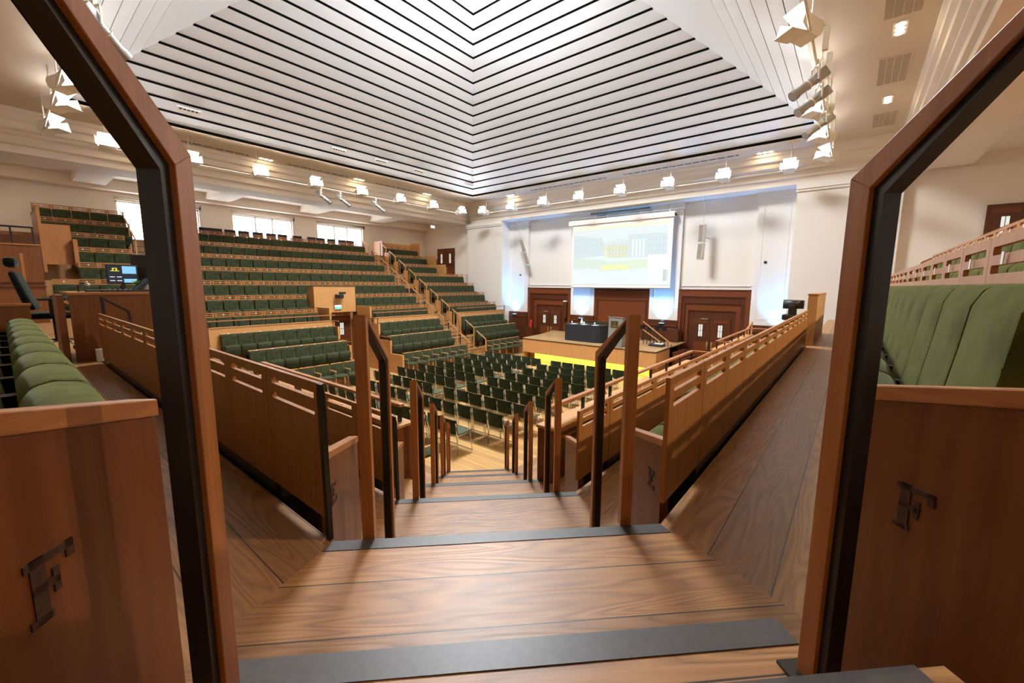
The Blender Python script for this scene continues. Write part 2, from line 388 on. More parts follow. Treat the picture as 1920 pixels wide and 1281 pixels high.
# handrail frames down the stair
def rail_frame(i, s, side):
    a0 = 1.489+1.28*(i-1); zl = LV.get('GFEDCB'[i] if i < 6 else '', 0)
    zl = Z(-.951-.53*(i-1)); lo = zl-.272 if i > 0 else Z(-.70)
    if i == 0: a0 = .169 if side > 0 else .179
    which = ['nearest', 'second', 'third', 'fourth', 'fifth', 'sixth'][i]
    o = thing('stair_handrail', 'oak and black handrail frame %s of the stair, %s from the camera' % ('on the right' if side > 0 else 'on the left', which), 'handrail',
              (a0*S2+s*S2, a0*S2-s*S2, lo), PI/4, 'handrail frames down the stair')
    top, bend, L = zl+.845-lo, zl+.64-lo, .405
    if i == 0: top, bend, L = (.166 if side > 0 else .170)+.70+.45*.70, (.166 if side > 0 else .170)+.70, .45
    foot0 = zl-lo+.002; w = .022
    def frame(t0, t1):   # band between two offsets inside the outer outline
        def outl(t): return [(t, foot0), (t, top-t*.62-.0), (L-t, bend-t*.62), (L-t, .003)]
        A, Bq = outl(t0), outl(t1)
        return A, Bq
    m = MB().m(OAKP)
    for (t0, t1, mm, ww, nmx) in ((0, .034, OAKP, w, 'frame'), (.034, .05, BLACK, w-.008, 'inner_lining')):
        A, Bq = frame(t0, t1); m = MB().m(mm)
        for j in range(3): m.prism([A[j], A[j+1], Bq[j+1], Bq[j]], -ww, ww, 'y')
        p = m.done(nmx, o)
        if nmx == 'inner_lining': part(p, 'black metal lining')
        else:
            bv = p.modifiers.new('b', 'BEVEL'); bv.width = .0025; bv.segments = 2; bv.limit_method = 'ANGLE'
    part(B(BLACK, L-.075, L+.02, -.045, .045, 0, .006).done('base_plate', o), 'black base plate')
for i in range(6):
    rail_frame(i, .61 if i else .612, 1); rail_frame(i, -.385 if i else -.394, -1)

# ledge and guard rail in front of the row below E
def ledge(name, p0, p1, zlow, ztop, cap, label, th=.2):
    """p0..p1 along x or y, built as a wall with a wide cap"""
    (x0, y0), (x1, y1) = p0, p1
    m = MB().m(PANEL).box(x0, x1, y0, y1, zlow, ztop-.03)
    o = thing(name, label, 'parapet')
    m.done('wall_panel', o)
    B(OAKL, x0-.012, x1+.012, y0-.012, y1+.012, ztop-.03, ztop, bev=.004).done('cap', o)
    return o
def guard(label, x0, y0, x1, y1, z0, z1, posts, rets=()):
    o = thing('guard_rail', label, 'railing')
    alongx = abs(x1-x0) > abs(y1-y0)
    if alongx: B(OAKR, x0, x1, y0-.03, y0+.03, z1-.035, z1, bev=.006).done('rail', o)
    else: B(OAKR, x0-.03, x0+.03, y0, y1, z1-.035, z1, bev=.006).done('rail', o)
    n = posts
    for i in range(n):
        t = (i+.06)/(n-1+.12) if n > 1 else .5
        px, py = x0+(x1-x0)*t, y0+(y1-y0)*t
        B(BLACK, px-.02, px+.02, py-.012, py+.012, z0, z1-.035).done('post', o)
    for (rx0, ry0, rx1, ry1) in rets: B(OAKR, min(rx0, rx1)-.0, max(rx0, rx1)+.0, min(ry0, ry1), max(ry0, ry1), z1-.035, z1, bev=.004).done('return_rail', o)
    return o
ledge('parapet_ledge', (3.37, 2.21), (8.3, 2.40), 1.06, Z(-1.42), 0, 'oak parapet ledge right of the stair, nearer stretch')
ledge('parapet_ledge', (10.1, 2.21), (14.0, 2.40), 1.06, Z(-1.42), 0, 'oak parapet ledge right of the stair, beyond the gap')
ledge('parapet_ledge', (2.40, 3.45), (2.59, 7.1), 1.06, Z(-1.42), 0, 'oak parapet ledge on the left of the stair')
guard('oak guard rail with black posts on the near right ledge', 3.38, 2.3, 8.3, 2.3, Z(-1.42), Z(-1.22), 8, [(8.24, 1.5, 8.3, 2.3)])
guard('oak guard rail on the ledge beyond the gap, right side', 10.1, 2.3, 14.0, 2.3, Z(-1.42), Z(-1.22), 6, [(10.1, 1.5, 10.16, 2.3), (13.94, 1.5, 14., 2.3)])
guard('oak guard rail with black posts on the left ledge', 2.5, 3.5, 2.5, 7.1, Z(-1.42), Z(-1.22), 6)

# vomitory boxes on both near wings
def wood_box(name, label, x0, x1, y0, y1, z0, z1):
    o = thing(name, label, 'entrance')
    t = .05
    B(OAKL, x0, x1, y0, y0+t, z0, z1).done('side_panel', o); B(OAKL, x0, x1, y1-t, y1, z0, z1).done('side_panel', o)
    B(OAKL, x0, x0+t, y0+t, y1-t, z0, z1).done('side_panel', o); B(OAKL, x1-t, x1, y0+t, y1-t, z0, z1).done('side_panel', o)
    B(OAKR, x0-.01, x1+.01, y0-.01, y1+.01, z1, z1+.025).done('top_cap', o)
    return o
wood_box('entrance_surround', 'tall oak entrance surround rising from the right row E', 8.24, 10.6, .44, .565, 1.59, Z(-.14))

# ------------------------------------------------------------------ room shell
CX, CY = 9.23, 8.97
struct(B(HALL, -5, 20.2, -5, 24, -.1, 0).done('floor'))
def wall(name, mat, *b): return struct(B(mat, *b).done(name))
ZC = Z(4.80)
# ceiling: soffit ring and stepped pyramid
m = MB().m(SOFFIT)
H0 = 7.8
ox0, ox1, oy0, oy1 = -1.2, 18.5, -.9, 18.6
ix0, ix1, iy0, iy1 = CX-H0, CX+H0, CY-H0, CY+H0
m.box(ox0, ix0, oy0, oy1, ZC, ZC+.04); m.box(ix1, ox1, oy0, oy1, ZC, ZC+.04); m.box(ix0, ix1, oy0, iy0, ZC, ZC+.04); m.box(ix0, ix1, iy1, oy1, ZC, ZC+.04)
struct(m.done('ceiling'))
def ring(m, c0, z0, c1, z1):
    h0, h1 = H0-c0, H0-c1
    A = [(CX-h0, CY-h0, z0), (CX+h0, CY-h0, z0), (CX+h0, CY+h0, z0), (CX-h0, CY+h0, z0)]
    Bq = [(CX-h1, CY-h1, z1), (CX+h1, CY-h1, z1), (CX+h1, CY+h1, z1), (CX-h1, CY+h1, z1)]
    for i in range(4): m.face([A[i], A[(i+1) % 4], Bq[(i+1) % 4], Bq[i]])
m = MB(); NR = 20; dc, dz, g = .319, .243, .058
z = Z(4.84)
m.m(SLAT); ring(m, 0, ZC, 0, z)
for i in range(NR):
    c = i*dc; zz = z+i*dz
    m.m(VOID); ring(m, c-.03, zz, c-.10, zz+.004); ring(m, c-.10, zz+.004, c-.10, zz+g+.02); ring(m, c-.10, zz+g+.02, c, zz+g+.02)
    m.m(SLAT); ring(m, c, zz+g+.02, c, zz+g); ring(m, c, zz+g, c+dc-.03, zz+dz)
struct(m.done('ceiling_coffer', recalc=False))
ht = H0-NR*dc
struct(B(SKYL, CX-ht-.05, CX+ht+.05, CY-ht-.05, CY+ht+.05, z+NR*dz+.02, z+NR*dz+.06).done('skylight'))
# moulded entablature on four sides
def entab(name, prof, axis, a0, a1):
    m = MB().m(CREAM)
    if axis == 'x': m.prism(prof, a0, a1, 'x')
    else: m.prism(prof, a0, a1, 'y')
    struct(m.done(name))
def prof(p0, sgn, back):   # p0: inner edge at the soffit; steps outward going down
    st = [(0, 4.80), (0, 4.70), (.06, 4.66), (.06, 4.50), (.14, 4.46), (.14, 4.28), (.24, 4.22), (.24, 4.16), (.34, 4.10), (.34, 3.90), (.42, 3.86), (.42, 3.66)]
    return [(p0+sgn*d, Z(zz)) for d, zz in st]+[(p0+sgn*back, Z(3.66)), (p0+sgn*back, Z(4.80))]
entab('trim_3', prof(18.5, 1, 1.7), 'x', -3, 18.75)
entab('trim_4', prof(-.72, -1, 1.7), 'x', -3, 18.75)
entab('trim_5', prof(18.2, 1, 1.6), 'y', -.7, 18.5)
# small crown over the piers and a thin frieze below
# piers and stage wall
wall('wall_pier_left', WHITE, 18.7, 20.2, 16.08, 18.9, 0, Z(3.66)); wall('wall_pier_right', WHITE, 18.7, 20.2, -.95, 1.93, 0, Z(3.66))
wall('wall_stage', WHITE, 19.64, 20.2, 1.93, 16.08, 0, Z(3.7))
wall('wall_end_left', CREAM, 19., 20.2, 18.9, 24, 0, Z(4.4)); wall('wall_end_right', CREAM, 19., 20.2, -5, -.95, 0, Z(4.4))
for (y0, y1, i) in ((14.72, 16.08, 6), (10.41, 11.8, 7), (6.15, 7.49, 8), (1.93, 3.25, 9)):
    m = MB().m(WHITE).box(19.44, 19.66, y0, y1, Z(-1.57), Z(3.7))
    yc = (y0+y1)/2; hw = (y1-y0)/2
    for (a, b, c, d) in ((y0+.2, y0+.24, -1.3, 3.2), (y1-.24, y1-.2, -1.3, 3.2)): m.box(19.425, 19.445, a, b, Z(c), Z(d))
    m.box(19.425, 19.445, y0+.2, y1-.2, Z(-1.34), Z(-1.3)); m.box(19.425, 19.445, y0+.2, y1-.2, Z(3.2), Z(3.24))
    m.box(19.40, 19.66, y0-.03, y1+.03, Z(3.36), Z(3.44)); m.box(19.36, 19.66, y0-.05, y1+.05, Z(3.44), Z(3.7))
    struct(m.done('trim_%d' % i))
    m = MB().m(MAHOG).box(19.38, 19.66, y0-.02, y1+.02, 0, Z(-1.57)).m(MAHOGL).box(19.34, 19.4, y0-.04, y1+.04, Z(-1.85), Z(-1.8))
    struct(m.done('baseboard_%d' % i))
for (y0, y1, i) in ((11.8, 14.72, 10), (7.49, 10.41, 11), (3.25, 6.15, 12)):     # framed white fields above the panelling
    m = MB().m(WHITE)
    for (a, b, c, d) in ((y0+.02, y0+.06, -.12, 3.6), (y1-.06, y1-.02, -.12, 3.6)): m.box(19.6, 19.65, a, b, Z(c), Z(d))
    m.box(19.6, 19.65, y0+.02, y1-.02, Z(-.02), Z(.02)); m.box(19.58, 19.65, y0, y1, Z(3.6), Z(3.66))
    struct(m.done('trim_%d' % i))
def double_door(name, label, x, y0, y1, z0, z1, windows=True, closer=True):
    o = thing(name, label, 'door', (x, 0, z0))
    h = z1-z0; mid = (y0+y1)/2
    for k, (a, b) in enumerate(((y0, mid-.004), (mid+.004, y1))):
        w = b-a; c = (a+b)/2; wz0, wz1 = h*.62, h*.86
        lf = MB().m(MAHOG).holed([(a, 0), (b, 0), (b, h), (a, h)], [rrect(c-.085, c+.085, wz0, wz1, .005, 1)], 0, .045, 'x').done('door_leaf', o)
        m = MB().m(emitwin); m.box(.015, .02, c-.085, c+.085, wz0, wz1); m.m(MAHOG).box(.005, .02, c-.008, c+.008, wz0, wz1).box(.005, .02, c-.085, c+.085, (wz0+wz1)/2-.008, (wz0+wz1)/2+.008)
        part(m.done('glazed_light', lf), 'pale glazed light')
        MB().m(MAHOGL).box(-.008, .0, a+.12, b-.12, .12, h*.52).box(-.008, 0, a+.12, b-.12, h*.9, h*.96).done('raised_panel', lf)
        hy = mid+(-.09 if k == 0 else .09)
        part(MB().m(GOLD).box(-.01, 0, hy-.03, hy+.03, h*.36, h*.52).tube([(-.05, hy, h*.38), (-.05, hy, h*.5)], .01).box(-.055, 0, hy-.008, hy+.008, h*.385, h*.395).box(-.055, 0, hy-.008, hy+.008, h*.485, h*.495).done('handle', lf), 'brass pull handle')
    if closer: part(B(STEEL, -.06, -.005, mid+.1, mid+.4, h-.08, h-.03).done('door_closer', o), 'metal door closer')
    return o
emitwin = emit('lit_door_light', (.95, .95, .85), .8)
def surround(i, y0, y1, dy0, dy1, ztop, zd):
    """panelled mahogany surround stepping in to a door"""
    m = MB(); n = 4
    for k in range(n):
        t0, t1 = k/n, (k+1)/n
        a0, a1 = y0+(dy0-y0)*t0, y0+(dy0-y0)*t1; b0, b1 = y1+(dy1-y1)*t0, y1+(dy1-y1)*t1
        z0, z1 = ztop+(zd-ztop)*t0, ztop+(zd-ztop)*t1; x = 19.45+.06*k
        m.m(MAHOGL if k % 2 == 0 else MAHOG)
        m.box(x, 19.7, a0, a1, 0, z0); m.box(x, 19.7, b1, b0, 0, z0); m.box(x, 19.7, a1, b1, z1, z0)
        m.m(MAHOG); m.box(x-.03, x+.01, a0, b0, z0-.05, z0)
    struct(m.done('trim_%d' % i))
surround(13, 11.8, 14.72, 12.5, 13.98, Z(-.15), Z(-1.42)); surround(14, 3.25, 6.15, 3.96, 5.56, Z(-.15), Z(-1.38))
double_door('double_door', 'mahogany double door with glazed lights, left of the stage table', 19.585, 12.5, 13.98, .3, Z(-1.42))
double_door('double_door', 'mahogany double door with glazed lights, right of the stage', 19.585, 3.96, 5.56, 0, Z(-1.38))
m = MB().m(MAHOGL).box(19.5, 19.7, 7.49, 10.41, 0, Z(-.15)).m(MAHOG).box(19.47, 19.5, 7.6, 7.68, 1.5, Z(-.7)).box(19.47, 19.5, 10.2, 10.28, 1.5, Z(-.7)).box(19.47, 19.5, 7.6, 10.28, Z(-.75), Z(-.7)).box(19.44, 19.52, 7.49, 10.41, Z(-.25), Z(-.15)).box(19.46, 19.5, 7.49, 10.41, Z(-1.95), Z(-1.9))
struct(m.done('trim_15'))
# dark plinth blocks beside the stage
wall('baseboard_17', MAHOG, 18.9, 19.4, 5.9, 7.6, 0, Z(-1.95))
# window wall and galleries
m = MB().m(CREAM); WZ0, WZ1 = Z(1.5), Z(3.3); WX = [(-.9, 1.9-.9), (3.3, 6.1), (7.4, 10.2), (11.5, 14.3)]
WX = [(3.3, 6.1), (7.4, 10.2), (11.5, 14.3)]
xs = -3.
for a, b in WX: m.box(xs, a, 23.4, 23.7, 0, Z(4.3)); m.box(a, b, 23.4, 23.7, 0, WZ0); m.box(a, b, 23.4, 23.7, WZ1, Z(4.3)); xs = b
m.box(xs, 19.1, 23.4, 23.7, 0, Z(4.3))
for x in (-.35, .95, 2.1, 14.95, 16.2, 16.9): m.box(x, x+.015, 23.385, 23.41, Z(1.2), Z(3.3))
struct(m.done('wall_window'))
for i, (a, b) in enumerate(WX):
    m = MB().m(PANE).box(a, b, 23.62, 23.64, WZ0, WZ1)
    w = MB().m(WHITE)
    for x in (a, a+(b-a)*.36, a+(b-a)*.64, b-.06): w.box(x, x+.06, 23.5, 23.6, WZ0, WZ1)
    w.box(a, b, 23.5, 23.6, WZ1-.06, WZ1); w.box(a, b, 23.5, 23.6, WZ0, WZ0+.06)
    w.m(STEEL)
    for (c, d, e) in ((.1, .32, .18), (.4, .6, .3), (.7, .92, .18)):
        x0, x1 = a+(b-a)*c, a+(b-a)*d; z1 = WZ1-e; z0 = z1-.62 if e < .25 else WZ0+.3
        for (p, q, r_, s_) in ((x0, x0+.012, z0, z1), (x1-.012, x1, z0, z1), (x0, x1, z1-.012, z1), (x0, x1, z0, z0+.012)): w.box(p, q, 23.6, 23.615, r_, s_)
    struct(m.done('window_%d' % (i+1))); struct(w.done('window_%d' % (i+4)))
    o = thing('roller_blind', 'rolled up blind above the %s gallery window from the left' % ORD[i+1], 'blind')
    MB().m(STEEL if i == 2 else WHITE).tube([(a-.03, 23.36, WZ1+.1), (b+.03, 23.36, WZ1+.1)], .045).done('roller_tube', o)
    part(MB().m(BLACKM).box(b+.03, b+.05, 23.3, 23.4, WZ1-.02, WZ1+.16).tube([(b+.0, 23.35, WZ1+.05), (b+.0, 23.35, WZ0+.2)], .008, 6).done('side_chain', o), 'dark side chain')
# gallery ceilings with coffers
def gallery(n, y0, y1, ydrop):
    m = MB().m(CREAM).box(-3, 19.2, y0, y1, Z(4.0), Z(4.1))
    for x in (-.1, 2.55, 6.7, 10.8, 14.9): m.box(x-.45, x+.45, y0, y1, Z(3.72), Z(4.02))
    m.box(-3, 19.2, min(ydrop), max(ydrop), Z(3.6), Z(4.02))
    struct(m.done(n))
gallery('ceiling_gallery_left', 20.1, 23.5, (22.9, 23.45)); gallery('ceiling_gallery_right', -5, -2.3, (-5, -4.85))
m = MB().m(CREAM)
wall('wall_right', CREAM, -5, 19.2, -5.2, -5, 0, Z(4.3)); wall('wall_camera', CREAM, -5.2, -5, -5.2, 23.7, 0, Z(4.9)); 
struct(B(CREAM, -5.2, -1.15, -5.2, 23.7, Z(4.3), Z(4.4)).done('ceiling_rear'))
# pier cornice caps
for i, (y0, y1) in enumerate(((16.05, 18.93), (-.98, 1.96))):
    struct(MB().m(WHITE).box(18.64, 18.75, y0, y1, Z(3.40), Z(3.48)).box(18.60, 18.75, y0, y1, Z(3.48), Z(3.66)).done('trim_%d' % (18+i)))
    struct(MB().m(MAHOG).box(18.62, 18.72, y0, y1, 0, Z(-1.57)).done('baseboard_%d' % (20+i)))

# ceiling vents and downlights in the soffit
vent_i = 0
def vent(x, y, L, w, alongx, label, z=None):
    z = ZC if z is None else z
    o = thing('ceiling_vent', label, 'vent', (x, y, z))
    a, b = (L/2, w/2) if alongx else (w/2, L/2)
    B(VOID, -a, a, -b, b, -.006, -.001).done('backing', o)
    m = MB().m(SOFFIT); n = int(L/.024) if L < 2 else int(L/.3)
    for k in range(n):
        t = -L/2+(k+.5)*L/n
        if L < 2:
            (m.box(t-.005, t+.005, -b, b, -.012, -.004) if alongx else m.box(-a, a, t-.005, t+.005, -.012, -.004))
        else: (m.box(t-.02, t+.02, -b, b, -.012, -.004) if alongx else m.box(-a, a, t-.02, t+.02, -.012, -.004))
    for k in range(-1, 2) if L < 2 else (): m.box(-a, a, k*w/4-.006, k*w/4+.006, -.014, -.003) if alongx else m.box(k*w/4-.006, k*w/4+.006, -b, b, -.014, -.003)
    m.done('louvre', o)
    f = MB().m(SOFFIT); f.box(-a-.03, -a, -b-.03, b+.03, -.012, 0); f.box(a, a+.03, -b-.03, b+.03, -.012, 0); f.box(-a, a, -b-.03, -b, -.012, 0); f.box(-a, a, b, b+.03, -.012, 0); f.done('frame', o)
for x, w in ((9.9, 'nearest'), (13.1, 'middle'), (16.7, 'furthest')): vent(x, -.22, 1.5 if x < 16 else 1.2, .5, True, '%s grey ceiling vent in the right soffit strip' % w)
vent(5.2, 18.2, 2.6, .12, True, 'slim ceiling vent in the left soffit, nearer the camera'); vent(9.2, 18.2, 2.6, .12, True, 'slim ceiling vent in the left soffit, middle one'); vent(13.2, 18.2, 2.6, .12, True, 'slim ceiling vent in the left soffit, nearest the stage wall')
vent(17.75, 6.0, 4.5, .12, False, 'long slim ceiling vent above the screen'); vent(17.75, 11.2, 4.2, .12, False, 'long slim ceiling vent left of the screen')
vent(1.5-1.1, 17.0, 3., .12, False, 'slim ceiling vent at the far left of the soffit')
def downlight(x, y, alongx, label, z=ZC, n=3, mat=DOWN, sz=.07):
    o = thing('downlight', label, 'light', (x, y, z))
    f = MB().m(WHITE); L = .17*n/2+.03
    f.box(-L, L, -.11, .11, -.012, 0) if alongx else f.box(-.11, .11, -L, L, -.012, 0)
    f.done('trim_plate', o)
    l = MB().m(mat)
    for k in range(n):
        t = (k-(n-1)/2)*.17
        px, py = (t, 0) if alongx else (0, t)
        l.lathe([(sz, -.018), (sz, -.012)], 12, px, py, smooth=False)
    part(l.done('lens', o), 'glowing warm lens'); return o
for x, w in ((3.1, 'nearest the camera'), (7.08, 'second from the camera'), (11.05, 'third from the camera'), (15.02, 'nearest the stage')): downlight(x, 18.22, True, 'triple downlight in the left soffit, %s' % w)
downlight(18.0, 14.87, False, 'triple downlight in the soffit above the left stage door'); downlight(18.0, 2.95, False, 'triple downlight in the soffit above the right pier')
for x, w in ((7.2, 'nearest the camera'), (11.15, 'between the first two vents'), (15.0, 'between the last two vents')): downlight(x, -.22, True, 'bright downlight in the right soffit strip, %s' % w)
for x, y, w in ((.6, 21.4, 'far left'), (8.8, 21.4, 'above the middle window'), (12.6, 21.4, 'above the third window'), (17.0, 21.4, 'near the end wall')):
    o = downlight(x, y, True, 'gallery ceiling downlight, %s' % w, Z(4.0))
    l = bpy.data.lights.new('downlight_beam', 'SPOT'); l.energy = 90; l.color = (1., .8, .6); l.spot_size = math.radians(150); l.spot_blend = 1.; l.shadow_soft_size = .08; lo = bpy.data.objects.new('downlight_beam', l); COL.objects.link(lo); lo.parent = o; lo.location = (0, 0, -.06)
for k, x in enumerate((2.6, 5.2, 8.8, 12.4, 16.)):
    o = downlight(x, -4.5, True, 'right gallery ceiling downlight, %s from the camera' % ORD[k+1], Z(4.0))
    l = bpy.data.lights.new('downlight_beam', 'SPOT'); l.energy = 1100 if x < 10 else 150; l.color = (1., .8, .55); l.spot_size = math.radians(95); l.spot_blend = .6; l.shadow_soft_size = .05
    lo = bpy.data.objects.new('downlight_beam', l); COL.objects.link(lo); lo.parent = o; lo.location = (0, 0, -.06); lo.rotation_euler = (math.radians(42), 0, 0)
o = thing('exit_sign', 'small lit exit sign under the beam by the end wall', 'sign', (17.2, 20.4, Z(3.5)))
B(WHITEP, -.16, .16, -.03, .03, -.08, .08).done('case', o); part(B(EXITW, -.15, .15, -.034, -.03, -.07, .07).done('face', o), 'lit pale face'); MB().m(STEEL).tube([(0, 0, .08), (0, 0, .2)], .01).done('stem', o)
for x, w in ((4.2, 'nearest'), (9.0, 'second'), (10.9, 'third'), (12.9, 'fourth'), (16.2, 'furthest')):   # small louvred sensors on the slats
    c = 1.6*dc; y = CY+H0-c-.03
    o = thing('slat_vent', 'small white louvre on the left ceiling slats, %s from the camera' % w, 'vent', (x, y, z+1.6*dz-.02))
    M = Matrix.Rotation(math.radians(37.3), 4, 'X')
    a = MB().m(WHITE).box(-.3, .3, -.08, .08, -.03, .02); a.xf(Matrix.Rotation(math.radians(-37.3), 4, 'X')); a.done('case', o)
    b = MB().m(VOID)
    for k in range(5): b.box(-.24+k*.1, -.17+k*.1, -.05, -.01, -.034, -.028)
    b.xf(Matrix.Rotation(math.radians(-37.3), 4, 'X')); b.done('louvre', o)

# ------------------------------------------------------------------ tiers on the window side
YD, ZD, RISE, PIT = 16.56, 1.49, .541, .905
def lev(i): return ZD+RISE*i
ROWL = 'first second third fourth fifth sixth seventh eighth'.split()
def platform(x0, x1, i0, i1, base):
    m = MB()
    for i in range(i0, i1+1):
        y0 = YD+PIT*(i-1) if i > 0 else 15.72
        y1 = YD+PIT*i if i < i1 else 23.4
        m.m(STEP_U).box(x0, x1, y0, y1, base, lev(i))
    struct(m.done('tier_platform'))
platform(4.0, 8.2, 0, 1, 0); platform(9.9, 13.5, 0, 1, 0)
m = MB().m(STEP_U)
for i in range(2, 8): m.box(4.0, 13.5, YD+PIT*(i-1), YD+PIT*i if i < 7 else 23.4, 0, lev(i))
struct(m.done('tier_platform'))
platform(14.75, 18.95, 0, 7, 0)
platform(-.5, 3.3, 0, 7, 0)
for (x0, x1) in ((4.0, 8.2), (9.9, 13.5), (14.75, 18.6)):
    struct(MB().m(STEP_U).box(x0, x1, 14.78, 15.72, 0, 1.0).box(x0, x1, 13.98, 14.78, 0, .5).done('tier_platform'))
# aisle stairs with dark nosings
for (x0, x1) in ((13.5, 14.75), (3.3, 4.0)):
    m = MB()
    bounds = [(13.98, 0, .5), (14.78, .5, 1.0), (15.72, 1.0, ZD)]+[(YD+PIT*i, lev(i), lev(i+1)) for i in range(7)]
    for j, (y, za, zb) in enumerate(bounds):
        y2 = bounds[j+1][0] if j+1 < len(bounds) else 23.4
        m.m(STEP_U).box(x0, x1, y, y2, 0, zb); m.box(x0, x1, y-.3, y, 0, (za+zb)/2)
        m.m(NOSE).box(x0, x1, y-.002, y+.05, zb-.03, zb+.002).box(x0, x1, y-.302, y-.25, (za+zb)/2-.03, (za+zb)/2+.002)
        m.m(BLACKM).box(x0, x1, y-.304, y-.29, za+.0, za+.05)
    struct(m.done('aisle_stair'))
def far_row(P, x0, n, y, z, lab, grp, step=SW):
    for k in range(n): seat(P, x0+SW/2+k*step, y, z, PI, lab % ORD[k+1], grp)
MAINN = 19
for i in range(7):
    rw = ROWL[i]
    j = 0
    for k in range(MAINN):
        x = 4.23+k*.5
        if i < 2 and 7.75 < x < 10.05: continue
        j += 1
        seat(FAR, x, YD+PIT*i, lev(i), PI, 'green seat, %s from left, %s row above the far rail, middle block' % (ORD[j], rw), 'seats in the middle block of the far tiers')
    n = 8 if i < 4 else 5
    for k in range(n): seat(FAR, 14.8+.25+k*.475, YD+PIT*i, lev(i), PI, 'green seat, %s from the stairs, %s row of the block by the stage wall' % (ORD[k+1], rw), 'seats in the small block by the stage wall')
for i in range(2, 8):
    xs = (1.0, 5) if i in (2, 6, 7) else (1.66, 3)
    for k in range(xs[1]): seat(FAR, xs[0]+.24+k*.49, YD+PIT*i, lev(i), PI, 'green seat, %s from left, %s row level of the far left block' % (ORD[k+1], ROWL[i]), 'seats in the far left block')
# rows C and B below the rail, capped in oak
for zz, y, nm_ in ((1.0, 15.66, 'upper'), (.5, 14.75, 'lower')):
    for k in range(8 if y > 15 else 7):
        x = (8.1-.25-k*.47)
        seat(CAP, x, y, zz, PI, 'green seat, %s left of the exit passage, %s row below the rail' % (ORD[k+1], nm_), 'low rows left of the exit passage')
    for k in range(7): seat(CAP, 10.05+.25+k*.49-(0 if y > 15 else .12), y, zz, PI, 'green seat, %s right of the exit passage, %s row below the rail' % (ORD[k+1], nm_), 'low rows right of the exit passage')
    for k in range(7): seat(CAP, 14.9+.25+k*.48, y, zz, PI, 'green seat, %s from the stairs, %s low row next to the stage' % (ORD[k+1], nm_), 'low rows next to the stage')
# fascias and rails
def fascia(x0, x1, label, rl, n):
    o = thing('tier_front', label, 'parapet')
    B(OAKL, x0, x1, 15.70, 15.80, 1.0, Z(-1.42)-.02).done('panel', o); B(OAKL, x0-.01, x1+.01, 15.68, 15.82, Z(-1.42)-.02, Z(-1.42)).done('cap', o)
    guard(rl, x0, 15.75, x1+.05, 15.75, Z(-1.42), Z(-1.2), n)
fascia(4.05, 8.2, 'oak tier front with seats below, left of the exit passage', 'slim oak guard rail left of the exit passage', 6)
fascia(9.95, 13.45, 'oak tier front right of the exit passage', 'slim oak guard rail right of the exit passage', 6)
fascia(14.8, 18.55, 'oak tier front next to the stage wall', 'slim oak guard rail next to the stage wall', 6)
# exit passage in the middle of the far tiers
o = thing('exit_headwall', 'oak headwall over the exit passage in the far tiers', 'entrance')
B(OAKL, 8.04, 9.86, 16.95, 17.0, Z(-1.2), Z(-.13)).done('front_panel', o)
B(OAKL, 8.04, 8.10, 17., 17.45, Z(-1.2), Z(-.13)).done('side_panel', o); B(OAKL, 9.80, 9.86, 17., 17.45, Z(-1.2), Z(-.13)).done('side_panel', o)
B(OAKR, 8.03, 9.87, 16.94, 17.46, Z(-.13), Z(-.115)).done('top_cap', o); B(OAKR, 8.04, 9.86, 17., 17.45, Z(-1.22), Z(-1.2)).done('soffit_panel', o)
for x, w in ((8.15, 'left'), (9.93, 'right')):
    o = thing('passage_cheek', 'stepped oak cheek wall on the %s of the exit passage' % w, 'wall panel')
    for y0, y1, h in ((13.7, 14.5, .78), (14.5, 15.3, 1.3), (15.3, 15.9, 1.95), (15.9, 16.94, 2.65)):
        B(OAKL, x-.04, x+.04, y0, y1, 0, h).done('panel', o)
    part(B(OAKR, x-.03, x+.03, 14.55, 15.3, 1.42, 1.45).done('short_rail', o), 'short oak rail'); part(B(OAKR, x-.03, x+.03, 15.3, 16., 2.15, 2.18).done('short_rail', o), 'short oak rail')
    for yy, zz in ((14.6, 1.3), (15.25, 1.3), (15.4, 1.95), (15.95, 1.95)): B(BLACK, x-.012, x+.012, yy-.012, yy+.012, zz, zz+.2).done('post', o)
d = double_door('double_door', 'red brown doors at the back of the exit passage', 17.3, 8.2, 9.85, 0, 2.2, closer=False)
d.location = (18.05, 17.44, 0); d.rotation_euler = (0, 0, PI/2)
o = thing('exit_sign', 'green lit exit sign on the oak headwall', 'sign', (9.02, 16.95, Z(-1.0)))
B(WHITEP, -.15, .15, -.05, 0, -.07, .11).done('case', o); part(B(EXITW, -.14, .14, -.055, -.05, .03, .10).done('light_strip', o), 'white light strip')
part(B(EXITG, -.14, .14, -.055, -.05, -.065, .03).done('face', o), 'green face')
part(MB().m(EXITW).box(-.02, .02, -.058, -.055, -.055, .005).box(-.03, .05, -.058, -.055, -.02, -.01).lathe([(.001, .01), (.012, .012), (.001, .024)], 8, 0, -.056).done('running_figure', o), 'white running figure')
o = thing('projector', 'black projector bracketed to the oak headwall', 'projector', (9.05, 16.95, Z(-.48)))
B(BLACK, -.05, .05, -.12, 0, -.03, .03).done('bracket', o); B(RUBBER, -.2, .1, -.34, -.12, -.12, .04, bev=.02).done('body', o)
MB().m(RUBBER).lathe([(.05, 0), (.055, .12)], 12).xf(Matrix.Translation((-.1, -.34, -.04)) @ Matrix.Rotation(PI/2, 4, 'X')).done('lens', o); B(RUBBER, 0, .22, -.3, -.1, .05, .14, bev=.015).done('lamp_head', o)
